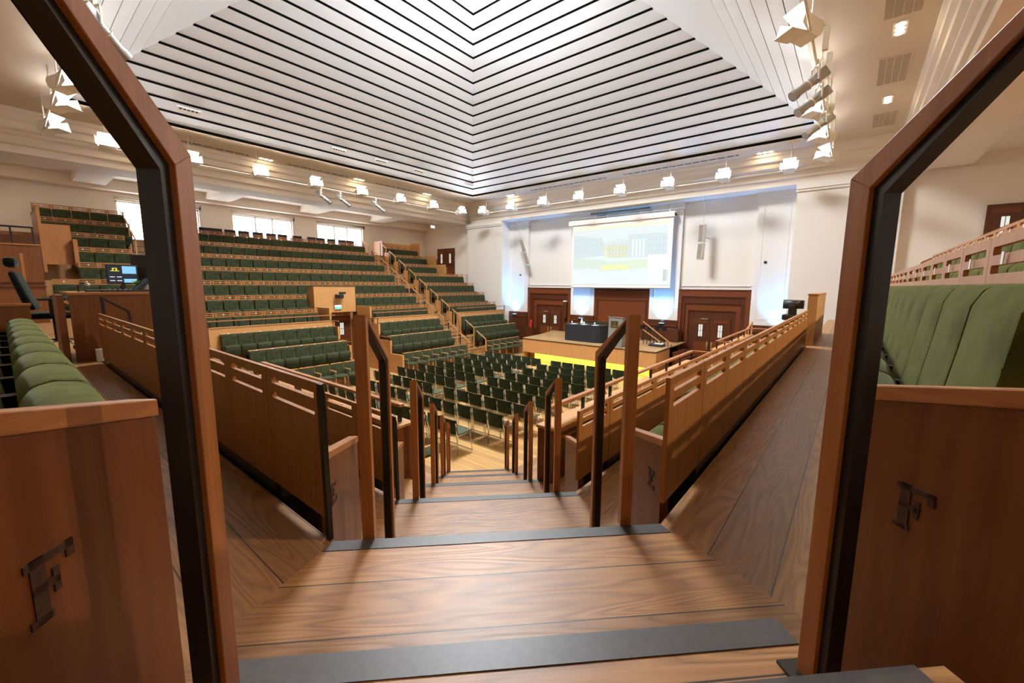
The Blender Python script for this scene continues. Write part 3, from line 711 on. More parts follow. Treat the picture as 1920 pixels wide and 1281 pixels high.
# armchairs standing in the front row
def make_armchair():
    t = thing('armchair', 'x', 'chair')
    MB().m(GREENC).prism([(.02, .44), (.0, .82), (.035, .83), (.075, .5), (.08, .44)], -.235, .235, 'x', bev=.01).done('backrest', t, smooth=True)
    B(OAKL, -.24, .24, -.01, .04, .825, .85, bev=.006).done('top_rail', t)
    B(GREENC, -.235, .235, .06, .50, .40, .455, bev=.018).done('seat', t, smooth=True)
    for s in (-1, 1):
        MB().m(CHROME).tube([(s*.25, .05, .0), (s*.25, .03, .8)], .011, 6).done('leg', t); MB().m(CHROME).tube([(s*.25, .44, 0), (s*.25, .42, .62)], .011, 6).done('leg', t)
        a = MB().m(OAKL).box(s*.25-.02, s*.25+.02, .08, .44, .62, .645, bev=.005).done('armrest', t)
    return Proto(t)
ARM = make_armchair()
for k in range(7): ARM.put((9.98+.25+k*.52, 13.86, 0), PI, 'green armchair with oak arms, %s from the exit passage, right of it' % ORD[k+1], 'front row armchairs')
for k in range(6): ARM.put((8.0-.25-k*.52, 13.86, 0), PI, 'green armchair with oak arms, %s from the exit passage, left of it' % ORD[k+1], 'front row armchairs')
for k in range(5): ARM.put((14.95+.25+k*.52, 13.86, 0), PI, 'green armchair with oak arms beside the stage, %s from the stairs' % ORD[k+1], 'front row armchairs')
for k in range(8): ARM.put((4.55, 6.1+k*.54, 0), -PI/2, 'green armchair with oak arms behind the left ledge, %s from the stair' % ORD[k+1], 'armchairs behind the left ledge')
for x0, x1 in ((4.0, 8.15), (9.97, 13.5), (14.75, 18.4)):
    struct(B(OAK, x0, x1, 13.94, 13.98, 0, .5).done('tier_riser'))
# window chairs on the top walkway
def make_wchair():
    t = thing('window_chair', 'x', 'chair')
    B(CLOTH, -.22, .22, -.045, .05, .54, .76, bev=.015).done('backrest', t); B(CLOTH, -.22, .22, -.42, .0, .28, .34, bev=.015).done('seat', t)
    MB().m(MAHOGL).holed([(-.225, .2), (.225, .2), (.225, .54), (-.225, .54)], [rrect(-.19, .19, .47, .50, .004, 1), rrect(-.19, .19, .41, .44, .004, 1)], -.04, -.01).done('slotted_panel', t)
    for s in (-1, 1): MB().m(CHROME).tube([(s*.2, 0, 0), (s*.2, 0, .5)], .01, 6).done('leg', t)
    return Proto(t)
WC = make_wchair()
for k, x in enumerate((6.03, 6.46, 7.0, 7.56, 8.16, 8.76, 9.28, 10.01, 10.75, 11.24, 11.83, 12.46, 12.94, 4.3, 4.85)):
    WC.put((x, 22.55, lev(7)), 0, 'dark backed chair by the windows, %s' % (ORD[k+1]+' from the left behind the middle block' if k < 13 else ('left one' if k == 13 else 'right one')+' of the pair near the far left stairs'), 'chairs on the top walkway')
# slim oak handrails up the aisles
def aisle_rail(x, y, z0, z1, label, up=.95):
    o = thing('aisle_handrail', label, 'handrail', (x, y, z0))
    L = .62; dzz = z1-z0; w = .02
    m = MB().m(OAKL).prism([(0, up), (0, up+.045), (L, up+.045+dzz), (L, up+dzz)], -w, w, 'x'); m.done('rail', o)
    B(BLACK, -w, w, L-.03, L, dzz*.5, up+dzz).done('post', o); B(OAKL, -w, w, 0, .035, 0, up+.02).done('post', o)
bounds = [(13.98, 0), (14.78, .5), (15.72, 1.0)]+[(YD+PIT*i, lev(i)) for i in range(7)]
for j, (y, za) in enumerate(bounds):
    zb = bounds[j+1][1] if j+1 < len(bounds) else lev(7)
    for x, sd in ((13.56, 'left'), (14.70, 'right')):
        aisle_rail(x, y-.35, za, za+.36, 'slim oak handrail on the %s of the far stairs, %s from the bottom' % (sd, ORD[j+1]))
for j in (2, 3): aisle_rail(3.36, YD+PIT*(j+3)-.35, lev(j+3), lev(j+3)+.36, 'slim oak handrail of the far left stairs, %s one' % ('lower' if j == 2 else 'upper'))
for i in range(7):
    o = B(OAKL, 14.76, 14.79, YD+PIT*i-.62, YD+PIT*i-.06, lev(i), lev(i)+.72).done('row_end_board'); tag(o, 'small oak end board by the far stairs, %s row of the stage side block' % ROWL[i], 'panel', 'end boards by the far stairs')
for i in (4, 5): 
    o = B(OAKL, 17.32, 17.36, YD+PIT*i-.75, YD+PIT*i+.1, lev(i)-.3, lev(i)+1.15).done('row_end_board'); tag(o, 'tall oak end board by the %s gallery row near the end wall' % ROWL[i], 'panel')
o = B(OAKL, 17.4, 17.46, 22.0, 22.9, lev(7)-.5, Z(2.6)).done('row_end_board'); tag(o, 'oak end board of the topmost row under the gallery', 'panel')
o = thing('back_screen', 'oak backed topmost row panel under the gallery wall', 'panel')
B(OAKL, 14.75, 17.4, 22.85, 22.9, lev(7)-.5, Z(2.52)).done('panel', o); B(OAK, 14.7, 14.76, 22.0, 22.9, lev(7)-.5, Z(2.55)).done('side_board', o)
# stretch of guard rails at the ends of the stage side rows
for i in range(4):
    o = thing('row_rail', 'thin metal rail at the wall end of the %s row of the stage side block' % ROWL[i], 'railing')
    MB().m(STEEL).tube([(18.6, YD+PIT*i-.1, lev(i)+1.1), (18.9, YD+PIT*i-.1, lev(i)+1.1)], .012, 6).done('rail', o); MB().m(STEEL).tube([(18.88, YD+PIT*i-.1, lev(i)), (18.88, YD+PIT*i-.1, lev(i)+1.1)], .012, 6).done('post', o)
# door in the end wall
o = double_door('double_door', 'dark double door at the top of the tiers in the far end wall', 18.93, 20.35, 22.0, Z(-.15), Z(2.35), closer=False)
o = double_door('double_door', 'dark double door in the right gallery end wall', 18.93, -4.45, -2.85, Z(-.15), Z(2.45), closer=False)
# far left end walls
o = thing('tier_end_wall', 'tall oak end wall of the far left seating block', 'panel')
B(OAK, .93, 1.0, 19.3, 22.0, Z(.3), Z(2.28)).done('panel', o); B(OAK, 1.0, 1.62, 19.55, 19.6, Z(.55), Z(1.79)).done('front_panel', o); B(OAKR, .92, 1.01, 19.29, 22., Z(2.28), Z(2.31)).done('cap', o)
B(OAK, 1.62, 1.72, 19.3, 19.62, Z(.5), Z(1.35)).done('post', o)
o = thing('oak_wall', 'broad oak wall panel at the far left edge', 'panel')
B(PANEL, -2., .7, 14.9, 15.0, 0, Z(.84)).done('panel', o); B(OAKR, -2., .72, 14.88, 15.02, Z(.84), Z(.87)).done('cap', o)
for k in range(2): B(MAHOG, -2., .72, 14.87, 14.9, Z(-.02-.1*k), Z(.0-.1*k)).done('rail_strip', o)
o = thing('guard_rail', 'dark metal rail above the broad oak wall at the far left', 'railing')
MB().m(BLACK).box(-2, .66, 15.4, 15.44, Z(1.27), Z(1.31)).done('rail', o)
for x in (-1.5, .28, .62): B(BLACK, x, x+.03, 15.4, 15.44, Z(.87), Z(1.28)).done('post', o)
o = B(MAHOG, -2, .8, 16.6, 16.7, Z(.2), Z(1.18)).done('opening_shade'); tag(o, 'dark sheet standing for the shaded opening behind the metal rail at far left', 'panel')  # dark sheet, paints the shade inside an opening
o = thing('stair_handrail', 'pale oak post behind the office chair at far left', 'handrail', (.33, 12.5, 2.65))
B(OAK, -.02, .02, -.03, .03, 0, Z(.0)-2.1).done('post', o)
o = thing('stair_handrail', 'oak handrail frame between the office chair and the far left seats', 'handrail', (.55, 11.2, 2.4))
m = MB().m(OAK).prism([(0, .92), (0, .98), (.36, .78), (.36, .72)], -.03, .03, 'y'); m.done('rail', o); B(BLACK, 0, .035, -.03, .03, 0, .95).done('post', o); B(OAK, .325, .36, -.03, .03, 0, .75).done('post', o)

# ------------------------------------------------------------------ stage
SZ = 1.09
o = thing('stage', 'oak fronted stage with boarded top and yellow lit recess', 'stage', (0, 0, 0))
pl = [(15.71, 5.67), (17.3, 5.70), (19.4, 5.70), (19.4, 12.9), (17.6, 12.36), (15.71, 12.16)]
MB().m(STAGEF).prism(pl, SZ-.03, SZ).done('stage_top', o)
pe = [(15.69, 5.65), (19.39, 5.68), (19.39, 12.92), (17.6, 12.38), (15.69, 12.18)]
MB().m(BLACKM).prism(pe, SZ-.055, SZ-.03).done('edge_strip', o)
for k in range(4):
    y0 = 5.67+k*(12.16-5.67)/4; y1 = 5.67+(k+1)*(12.16-5.67)/4-.006
    B(OAKL, 15.71, 15.74, y0, y1, .42, SZ-.055).done('front_panel', o)
MB().m(OAKL).prism([(15.74, 5.67), (17.3, 5.70), (17.3, 5.73), (15.74, 5.70)], .42, SZ-.055).done('side_panel', o)
MB().m(OAKL).prism([(15.74, 12.13), (17.6, 12.33), (17.6, 12.36), (15.74, 12.16)], .0, SZ-.055).done('side_panel', o)
B(OAKL, 15.74, 16.2, 5.72, 12.1, .40, .42).done('soffit_panel', o)
part(B(YEL, 16.15, 16.18, 6.1, 11.75, .0, .40).done('lit_panel', o), 'glowing yellow recessed panel')
B(OAK, 16.2, 19.3, 5.75, 12.1, 0, .4).done('base', o)
# table with cloth
def rr2(x0, x1, y0, y1, r, n=6): return rrect(x0, x1, y0, y1, r, n)
TX, TY = 16.72, 9.3
o = thing('conference_table', 'long table under a black cloth on the stage', 'table', (TX, TY, SZ))
m = MB().m(CLOTH)
op = rr2(-.42, .42, -.98, .98, .28); n = len(op)
bt = []
for i, p in enumerate(op): bt.append((p[0]*1.02+.012*math.sin(i*2.1), p[1]*1.01+.012*math.cos(i*1.7)))
va = [m.bm.verts.new((p[0], p[1], .75)) for p in op]; vb = [m.bm.verts.new((p[0], p[1], .0)) for p in bt]
m.bm.faces.new(va)
for i in range(n): m.bm.faces.new((va[i], vb[i], vb[(i+1) % n], va[(i+1) % n]))
m.done('tablecloth_skirt', o)
B(BLACK, -.38, .38, -.9, .9, .70, .735).done('table_top', o)
for sx in (-1, 1):
    for sy in (-1, 1): B(BLACK, sx*.33-.015, sx*.33+.015, sy*.8-.015, sy*.8+.015, 0, .7).done('leg', o)
def on_table(name, lab, cat, x, y, mk, group=None):
    o = mk(); o.name = name; o.location = (TX+x, TY+y, SZ+.751); return tag(o, lab, cat, group)
for y, w in ((.55, 'left'), (.02, 'middle'), (-.55, 'right')):
    on_table('notepad', 'white papers on the black table, %s of three' % w, 'paper', -.15, y, lambda: B(WHITEP, -.15, .15, -.11, .11, 0, .012).done('notepad'), 'papers on the stage table')
def tumbler(): return MB().m(GLASS).lathe([(.028, 0), (.036, .1), (.033, .1), (.026, .01)], 12).done('tumbler')
for y, w in ((.78, 'left end'), (.13, 'middle'), (-.4, 'right end')): on_table('tumbler', 'upturned glass on the black table, %s' % w, 'glass', .05, y, tumbler, 'glasses on the stage table')
o = thing('water_carafe', 'glass carafe standing on the black stage table', 'carafe', (TX-.02, TY+.22, SZ+.751))
MB().m(GLASS).lathe([(.06, 0), (.075, .05), (.07, .11), (.03, .18), (.032, .25)], 14).done('body', o); MB().m(STEEL).lathe([(.034, .25), (.034, .27), (.01, .29)], 12).done('stopper', o)
def make_panel_chair():
    t = thing('panel_chair', 'x', 'chair')
    B(GREENC, -.23, .23, -.03, .03, .45, .84, bev=.02).done('backrest', t); B(GREENC, -.23, .23, .03, .46, .41, .46, bev=.015).done('seat', t)
    for sx in (-1, 1):
        for y in (.0, .42): MB().m(CHROME).tube([(sx*.21, y, 0), (sx*.21, y, .41)], .011, 6).done('leg', t)
    return Proto(t)
PC = make_panel_chair()
for k, y in enumerate((9.95, 9.3, 8.65)): PC.put((17.75, y, SZ), PI/2, 'dark chair behind the stage table, %s' % ('left one', 'middle one', 'right one')[k], 'chairs behind the stage table')
# lectern
o = thing('lectern', 'grey lectern with a gold lettered plate at the stage front', 'lectern', (16.0, 7.42, SZ))
MB().m(GREYP).prism([(-.26, 0), (.30, 0), (.30, 1.06), (-.26, 1.22)], -.30, .30, 'y', bev=.006).done('body', o)
MB().m(GREYP).prism([(-.28, 1.215), (.34, 1.06), (.34, 1.09), (-.28, 1.245)], -.33, .33, 'y').done('sloping_top', o)
p = part(B(BRONZE, -.272, -.262, -.12, .19, .80, 1.07).done('plate', o), 'dark bronze plate')
m = MB().m(GOLD)
for a in range(5):
    t = a*2*PI/5
    m.prism([(.035+.045*math.sin(t), .97+.045*math.cos(t)), (.035+.012*math.sin(t+.6), .97+.012*math.cos(t+.6)), (.035+.012*math.sin(t-.6), .97+.012*math.cos(t-.6))], -.276, -.272, 'x')
m.box(-.276, -.272, -.06, .13, .865, .885); m.done('emblem', p)
# steps with rails on the right of the stage
o = thing('stage_steps', 'dark steps with oak handrails on the right of the stage', 'steps', (17.5, 5.6, 0))
for k in range(4): B(MAHOG, -.15, 1.2, -.28*(k+1)+.0, -.28*k, 0, SZ-.22*(k+1)).done('tread', o)
for zz in (.96, .62):
    MB().m(OAKL).prism([(1.3, SZ+zz), (1.3, SZ+zz+.045), (-.05 if zz > .9 else .55, SZ+zz+.045-(.93 if zz > .9 else .45)), (-.05 if zz > .9 else .55, SZ+zz-(.93 if zz > .9 else .45))], -.17, -.13, 'x').done('handrail', o)
for k in range(9):
    y = 1.25-k*.15; zt = SZ+.96-(1.25-y)*.69
    B(BLACK, -.16, -.14, y-.012, y+.012, SZ if y > 0 else max(0, SZ+y*.7), zt).done('baluster', o)
for k in range(5): 
    o = thing('music_stand', 'black stand at the right end of the stage, %s in the row' % ORD[k+1], 'stand', (18.3, 7.6-k*.32, SZ), 0, 'black stands on the stage')
    MB().m(BLACK).tube([(0, 0, .02), (0, 0, .7)], .012, 6).done('pole', o); B(BLACK, -.02, .02, -.1, .1, .55, .75).done('desk', o)
    for t in range(3): MB().m(BLACK).tube([(0, 0, .1), (.15*math.cos(t*2.09), .15*math.sin(t*2.09), .01)], .008, 5).done('leg', o)
o = thing('cable_pile', 'dark gear with pale papers at the right stage corner', 'equipment', (17.2, 6.2, SZ)); B(RUBBER, -.2, .2, -.3, .3, 0, .1, bev=.03).done('gear', o); B(WHITEP, -.1, .18, -.25, .1, .1, .112).done('papers', o)
# projection screen
XS = 19.05
o = thing('projection_screen', 'large white projection screen with a slide, hung above the stage', 'screen', (XS, 0, 0))
B(WHITE, -.08, .12, 6.35, 11.75, Z(3.02), Z(3.25), bev=.01).done('casing', o)
ya, yb, za, zb = 11.46, 6.5, Z(-.1), Z(3.03)
B(plain('screen_cloth', (.85, .85, .83), .8), 0, .012, yb-.08, ya+.08, za, zb).done('screen_cloth', o)
B(STEEL, -.02, .03, yb-.1, ya+.1, za-.035, za).done('bottom_bar', o); part(B(BLACK, -.1, .12, 6.33, 6.37, Z(3.05), Z(3.16)).done('end_cap', o), 'black end cap')
cols = {'pale': (.80, .90, .90), 'sky': (.78, .86, .86), 'bld': (.68, .78, .80), 'bld2': (.72, .80, .78), 'win': (.62, .72, .76), 'lawn': (.76, .86, .68), 'hedge': (.72, .82, .72), 'path': (.84, .90, .93), 'yel': (1., .97, .66), 'bar': (1., .9, .45), 'txt': (1., .96, .66), 'wht': (.9, .96, 1.), 'gry': (.62, .66, .68)}
EM = {k: emit('slide_'+k, v, .98) for k, v in cols.items()}
img = MB(); W_, H_ = ya-yb, zb-za-.28; z00 = za+.14
def sl(col, pts, d):  # slide coordinates: 0..1 from the left, 0..1 from the bottom
    img.m(EM[col]).prism([(ya-p[0]*W_, z00+p[1]*H_) for p in pts], -.004-d*.0016, -.003-d*.0016+.002, 'x')
def slr(col, x0, x1, y0, y1, d): sl(col, [(x0, y0), (x1, y0), (x1, y1), (x0, y1)], d)
slr('pale', 0, 1, 0, 1, 0); slr('sky', 0, 1, .55, .96, 1); slr('yel', 0, 1, .95, 1, 2)
sl('bld', [(0, .45), (.36, .5), (.36, .72), (.28, .80), (0, .88)], 2)
for k in range(9):
    for j in range(3): slr('win', .02+k*.036, .035+k*.036, .56+j*.09+k*.002, .60+j*.09+k*.002, 3)
sl('bld2', [(.38, .45), (.62, .45), (.62, .72), (.5, .76), (.38, .72)], 2)
for k in range(6): slr('win', .40+k*.035, .412+k*.035, .5, .68, 3)
slr('bld', .6, 1, .45, .82, 2)
for k in range(4): slr('wht', .64+k*.035, .655+k*.035, .46, .74, 3)
for k in range(6):
    for j in range(3): slr('win', .8+k*.032, .814+k*.032, .5+j*.1, .56+j*.1, 3)
sl('lawn', [(.3, .22), (.85, .28), (.85, .42), (.3, .38)], 4); sl('hedge', [(0, .28), (.42, .28), (.36, .42), (.0, .47)], 4)
sl('path', [(0, 0), (.85, 0), (.85, .25), (.72, .12), (.5, .06), (.25, .14), (0, .26)], 5)
slr('wht', .80, 1., 0, .48, 6); slr('gry', .945, .99, .06, .24, 7); slr('wht', .97, 1., 0, .98, 7)
slr('bar', .33, .61, .26, .325, 8)
for (a, b, c) in ((.03, .09, .87), (.15, .26, .89), (.58, .64, .9), (.7, .76, .91), (.82, .94, .93)): slr('wht', a, b, c, c+.015, 6)
im = img.done('projected_slide', o)
def text_mesh(txt, size, mat, name, parent, loc, rot, sx=1.):
    cu = bpy.data.curves.new('t', 'FONT'); cu.body = txt; cu.size = size; cu.align_x = 'CENTER'; cu.extrude = .001
    to = bpy.data.objects.new('t', cu); COL.objects.link(to); bpy.context.view_layer.update()
    me = bpy.data.meshes.new_from_object(to.evaluated_get(bpy.context.evaluated_depsgraph_get()))
    COL.objects.unlink(to); bpy.data.objects.remove(to); me.materials.clear(); me.materials.append(mat)
    ob = bpy.data.objects.new(name, me); COL.objects.link(ob); ob.parent = parent; ob.location = loc; ob.rotation_euler = rot; ob.scale = (sx, 1, 1); return ob
TXT = emit('slide_text', (1., .86, .30), .85)
for tx, zz in (('FRIENDS', .56), ('HOUSE', .455)):
    t = text_mesh(tx, .36, TXT, 'slide_title', im, (-.03, ya-.47*W_, z00+zz*H_), (PI/2, 0, -PI/2), 1.)
    part(t, 'pale yellow title lettering')
for y in (6.6, 7.9, 9.6, 11.4): B(STEEL, -.01, .03, y-.04, y+.04, Z(3.25), Z(3.32)).done('hanging_bracket', o)
B(STEEL, .02, .08, 6.3, 11.8, Z(3.32), Z(3.36)).done('support_bar', o); B(GREYP, .1, .2, 7.6, 10.6, Z(3.5), Z(3.58)).done('support_bar', o)
for y in (6.7, 9.7): MB().m(STEEL).tube([(.05, y, Z(3.36)), (.05, y, Z(3.72))], .012, 6).done('suspension_rod', o)
# line array loudspeakers
def array(y, tilt, label):
    o = thing('line_array_speaker', label, 'loudspeaker', (18.85, y, Z(1.8)), tilt); o.rotation_euler = (-.30, 0, .45) if tilt > 0 else (0, 0, tilt)
    for k, (z0, z1, a) in enumerate(((.02, .74, 0.), (-.70, -.02, .07))):
        M = Matrix.Translation((0, 0, 0)) @ Matrix.Rotation(a, 4, 'Y')
        c = MB().m(LAMPW).box(-.10, .12, -.11, .11, z0, z1, bev=.01); c.xf(M); c = c.done('cabinet', o)
        g = MB().m(plain('speaker_grille', (.27, .24, .19), .7)).box(-.106, -.10, -.095, .095, z0+.02, z1-.02); g.xf(M); part(g.done('grille', c), 'grey brown grille')
    MB().m(STEEL).tube([(.05, 0, .74), (.05, 0, 1.9)], .006, 5).done('suspension_wire', o)
    B(STEEL, .1, .6, -.02, .02, .2, .24).done('bracket', o)
array(14.5, .9, 'slim curved white loudspeaker on the left of the screen'); array(5.15, -.25, 'slim curved white loudspeaker on the right of the screen')
o = thing('fire_extinguisher', 'red fire extinguisher left of the stage doors', 'extinguisher', (19.2, 14.28, 1.15))
MB().m(RED).lathe([(.07, 0), (.075, .05), (.075, .42), (.04, .48), (.02, .5)], 14).done('cylinder', o); MB().m(BLACK).tube([(0, 0, .5), (-.06, 0, .54), (-.1, .03, .3)], .012, 6).done('hose', o); B(BLACK, -.05, .03, -.02, .02, .5, .56).done('valve_handle', o)
o = B(MAHOG, 19.0, 19.4, 14.05, 14.5, 0, 1.15).done('plinth_cabinet'); tag(o, 'dark wooden plinth under the fire extinguisher', 'cabinet')
def camdot(y, z, lab):
    o = thing('wall_camera', lab, 'camera', (19.44, y, z)); MB().m(BLACK).lathe([(.06, 0), (.05, .05), (.02, .07)], 12).xf(Matrix.Rotation(-PI/2, 4, 'Y')).done('dome', o); B(WHITE, -.01, .02, -.08, .08, -.08, .08).done('base', o)
camdot(2.85, Z(.95), 'small black dome camera on the right pilaster'); camdot(15.25, Z(.58), 'small black dome camera on the left pilaster')
o = thing('wall_lamp', 'small pale lamp on the dark panelling beside the left stage door', 'light', (19.4, 12.1, Z(-.85))); MB().m(WHITEP).box(-.12, .04, -.09, .09, -.04, .02, bev=.01).done('shade', o); B(MAHOG, -.1, .06, -.1, .1, -.9, -.05).done('bracket', o)
o = thing('wall_switch', 'white box on the white pier right of the stage', 'switch', (18.7, -.72, Z(2.1))); B(WHITEP, -.03, .0, -.07, .07, -.05, .09).done('case', o); MB().m(WHITEP).lathe([(.05, 0), (.05, .04)], 10).xf(Matrix.Translation((-.0, 0, .2)) @ Matrix.Rotation(-PI/2, 4, 'Y')).done('sounder', o)
# blue uplights on the pilasters
def uplight(y, lab, pw=1.):
    o = thing('uplight', lab, 'light', (19.36, y, Z(-1.80)))
    B(BLACK, -.1, .02, -.12, .12, 0, .08).done('housing', o); part(B(emit('blue_led', (.25, .6, 1.), 6.), -.09, .01, -.11, .11, .08, .085).done('lens', o), 'blue lens')
    l = bpy.data.lights.new('uplight_beam', 'SPOT'); l.energy = 560*pw; l.color = (.03, .38, 1.); l.spot_size = math.radians(96); l.spot_blend = 1.; l.shadow_soft_size = .08
    lo = bpy.data.objects.new('uplight_beam', l); COL.objects.link(lo); lo.parent = o; lo.location = (-.09, 0, .12); lo.rotation_euler = (PI, math.radians(9), 0)
uplight(15.6, 'blue uplight at the left corner pilaster', 1.3); uplight(11.1, 'blue uplight at the pilaster left of the lectern', .8); uplight(6.82, 'blue uplight at the pilaster right of the lectern', 1.2); uplight(2.3, 'blue uplight at the right corner pilaster', 1.)

# ------------------------------------------------------------------ hall chairs
def make_chair():
    """faces +x, origin under the seat centre"""
    t = thing('hall_chair', 'x', 'chair')
    m = MB().m(CHAIRG)
    pr = []
    n = 8; bw = .225
    for zz, xo in ((.47, -.205), (.56, -.222), (.68, -.235), (.775, -.25), (.785, -.253)):
        pr.append([(xo-.02*(1-(2*k/n-1)**2)*1., bw*(2*k/n-1)*(1. if zz < .78 else .95), zz) for k in range(n+1)])
    def sheet(pr, th):
        A = [[m.bm.verts.new(p) for p in r] for r in pr]; Bv = [[m.bm.verts.new((p[0]+th[0], p[1], p[2]+th[2])) for p in r] for r in pr]
        R_, C_ = len(pr), len(pr[0])
        for i in range(R_-1):
            for k in range(C_-1):
                m.bm.faces.new((A[i][k], A[i][k+1], A[i+1][k+1], A[i+1][k])); m.bm.faces.new((Bv[i][k], Bv[i+1][k], Bv[i+1][k+1], Bv[i][k+1]))
        for i in range(R_-1):
            for k in (0, C_-1): m.bm.faces.new((A[i][k], A[i+1][k], Bv[i+1][k], Bv[i][k]))
        for k in range(C_-1):
            for i in (0, R_-1): m.bm.faces.new((A[i][k], A[i][k+1], Bv[i][k+1], Bv[i][k]))
    sheet(pr, (.022, 0, 0)); m.done('backrest', t, smooth=True)
    m = MB().m(plain('chair_seat_green', (.05, .068, .034), .8) if 'chair_seat_green' not in bpy.data.materials else bpy.data.materials['chair_seat_green'])
    sheet([[(x, .225*(2*k/n-1), z+.012*(2*k/n-1)**2) for k in range(n+1)] for x, z in ((-.20, .445), (-.1, .435), (.08, .44), (.2, .45), (.235, .435))], (0, 0, .025)); m.done('seat', t, smooth=True)
    for s in (-1, 1):
        y = s*.232
        MB().m(CHROME).tube([(-.262, y, .74), (-.235, y, .5), (-.20, y, .43), (-.215, y, .01)], .0115, 7).done('leg', t)
        MB().m(CHROME).tube([(.17, s*.21, .43), (.22, y, .01)], .0105, 7).done('leg', t)
        MB().m(CHROME).tube([(-.20, s*.225, .43), (.18, s*.21, .432)], .009, 6).done('seat_rail', t)
    MB().m(CHROME).tube([(.22, -.232, .02), (.22, .232, .02)], .008, 6).done('stretcher', t)
    return Proto(t)
HC = make_chair()
RU = [5.73, 6.65, 7.56, 8.45, 9.32, 10.2, 11.12, 11.98, 12.9]
RN = ['first', 'second', 'third', 'fourth', 'fifth', 'sixth', 'seventh', 'eighth', 'front']
LV_ = [9.33, 9.8, 10.29, 10.8, 11.3, 11.81]; RV_ = [8.4, 7.9, 7.4, 6.89, 6.4, 5.9]
for i, u in enumerate(RU):
    for k, v in enumerate(LV_):
        HC.put((u+.25+random.uniform(-.02, .02), v+random.uniform(-.012, .012), 0), random.uniform(-.03, .03), 'chrome legged green chair, %s row from the stair, %s left of the gangway' % (RN[i], ORD[k+1]), 'hall chairs left of the gangway')
    for k, v in enumerate(RV_):
        if i == 0 and k == 5: continue
        if i == 0 and k == 4:
            HC.put((u+.25, v, 0), .0, 'green chrome legged chair nearest the foot of the stair, at the row end', 'hall chairs right of the gangway'); continue
        HC.put((u+.25+random.uniform(-.02, .02), v+random.uniform(-.012, .012), 0), random.uniform(-.03, .03), 'chrome legged green chair, %s row from the stair, %s right of the gangway' % (RN[i], ORD[k+1]), 'hall chairs right of the gangway')

# ------------------------------------------------------------------ flood lights and their rails
def rail(name_label, p0, p1):
    o = MB().m(LAMPW).tube([p0, p1], .022, 8).done('lighting_rail'); tag(o, name_label, 'rail'); return o
RZ = Z(3.90)
rail('long pale lighting rail along the stage side', (17.35, .9, RZ), (17.35, 16.6, RZ)); rail('long pale lighting rail along the window side', (1.7, 17.3, RZ), (17.0, 17.3, RZ))
rail('lighting rail along the right of the ceiling coffer', (1.5, .88, RZ), (16.9, .88, RZ)); rail('lighting rail along the left end of the ceiling coffer', (1.13, 3., RZ), (1.13, 17.2, RZ))
def make_flood():
    """throws its light towards +x and up"""
    t = thing('floodlight', 'x', 'light')
    T = Matrix.Rotation(math.radians(-16), 4, 'Y') @ Matrix.Scale(1.25, 4)
    def pc(m, nme, lab=None):
        m.xf(T); p = m.done(nme, t)
        if lab: part(p, lab)
        return p
    pc(MB().m(LAMPW).prism([(-.16, -.05), (-.12, -.10), (.06, -.10), (.06, .10), (-.12, .10), (-.16, .05)], -.13, .13, 'y', bev=.01), 'housing')
    pc(MB().m(LENS).box(.055, .062, -.115, .115, -.085, .085), 'lens', 'glaring warm lens')
    pc(MB().m(LAMPW).prism([(.06, .10), (.065, .107), (.24, .17), (.24, .163)], -.15, .15, 'y'), 'barn_door'); pc(MB().m(LAMPW).prism([(.06, -.10), (.06, -.107), (.27, -.15), (.27, -.143)], -.15, .15, 'y'), 'barn_door')
    for s in (-1, 1): pc(MB().m(LAMPW).prism([(.06, s*.13), (.06, s*.137), (.2, s*.21), (.2, s*.203)], -.09, .1, 'z'), 'barn_door')
    MB().m(LAMPW).tube([(-.05, 0, .11), (-.12, 0, .18), (-.12, 0, .86)], .014, 6).done('hanger_rod', t)
    MB().m(LAMPW).box(-.15, -.09, -.03, .03, -.09, .14, bev=.008).done('clamp', t)
    return Proto(t)
FL = make_flood()
for k in range(8): FL.put((17.40, 2.08+k*2.02, Z(3.98)), PI, 'white floodlight on the stage side rail, %s from the left' % ORD[8-k], 'floodlights on the stage side rail')
for k in range(8): FL.put((2.4+k*2.03, 17.35, Z(3.98)), -PI/2, 'white floodlight on the window side rail, %s from the camera end' % ORD[k+1], 'floodlights on the window side rail')
for k, x in enumerate((16.45, 14.4, 12.3, 8.4, 6.2, 4.2)): FL.put((x, .98, Z(3.98)), PI/2+.85, 'white floodlight on the right hand rail, %s from the stage' % ORD[k+1], 'floodlights on the right hand rail')
for k, y in enumerate((16.5, 14.3, 12.8, 10.4, 7.2, 4.8)): FL.put((1.25, y, Z(3.98)), -.85, 'white floodlight on the left end rail, %s from the window side' % ORD[k+1], 'floodlights on the left end rail')
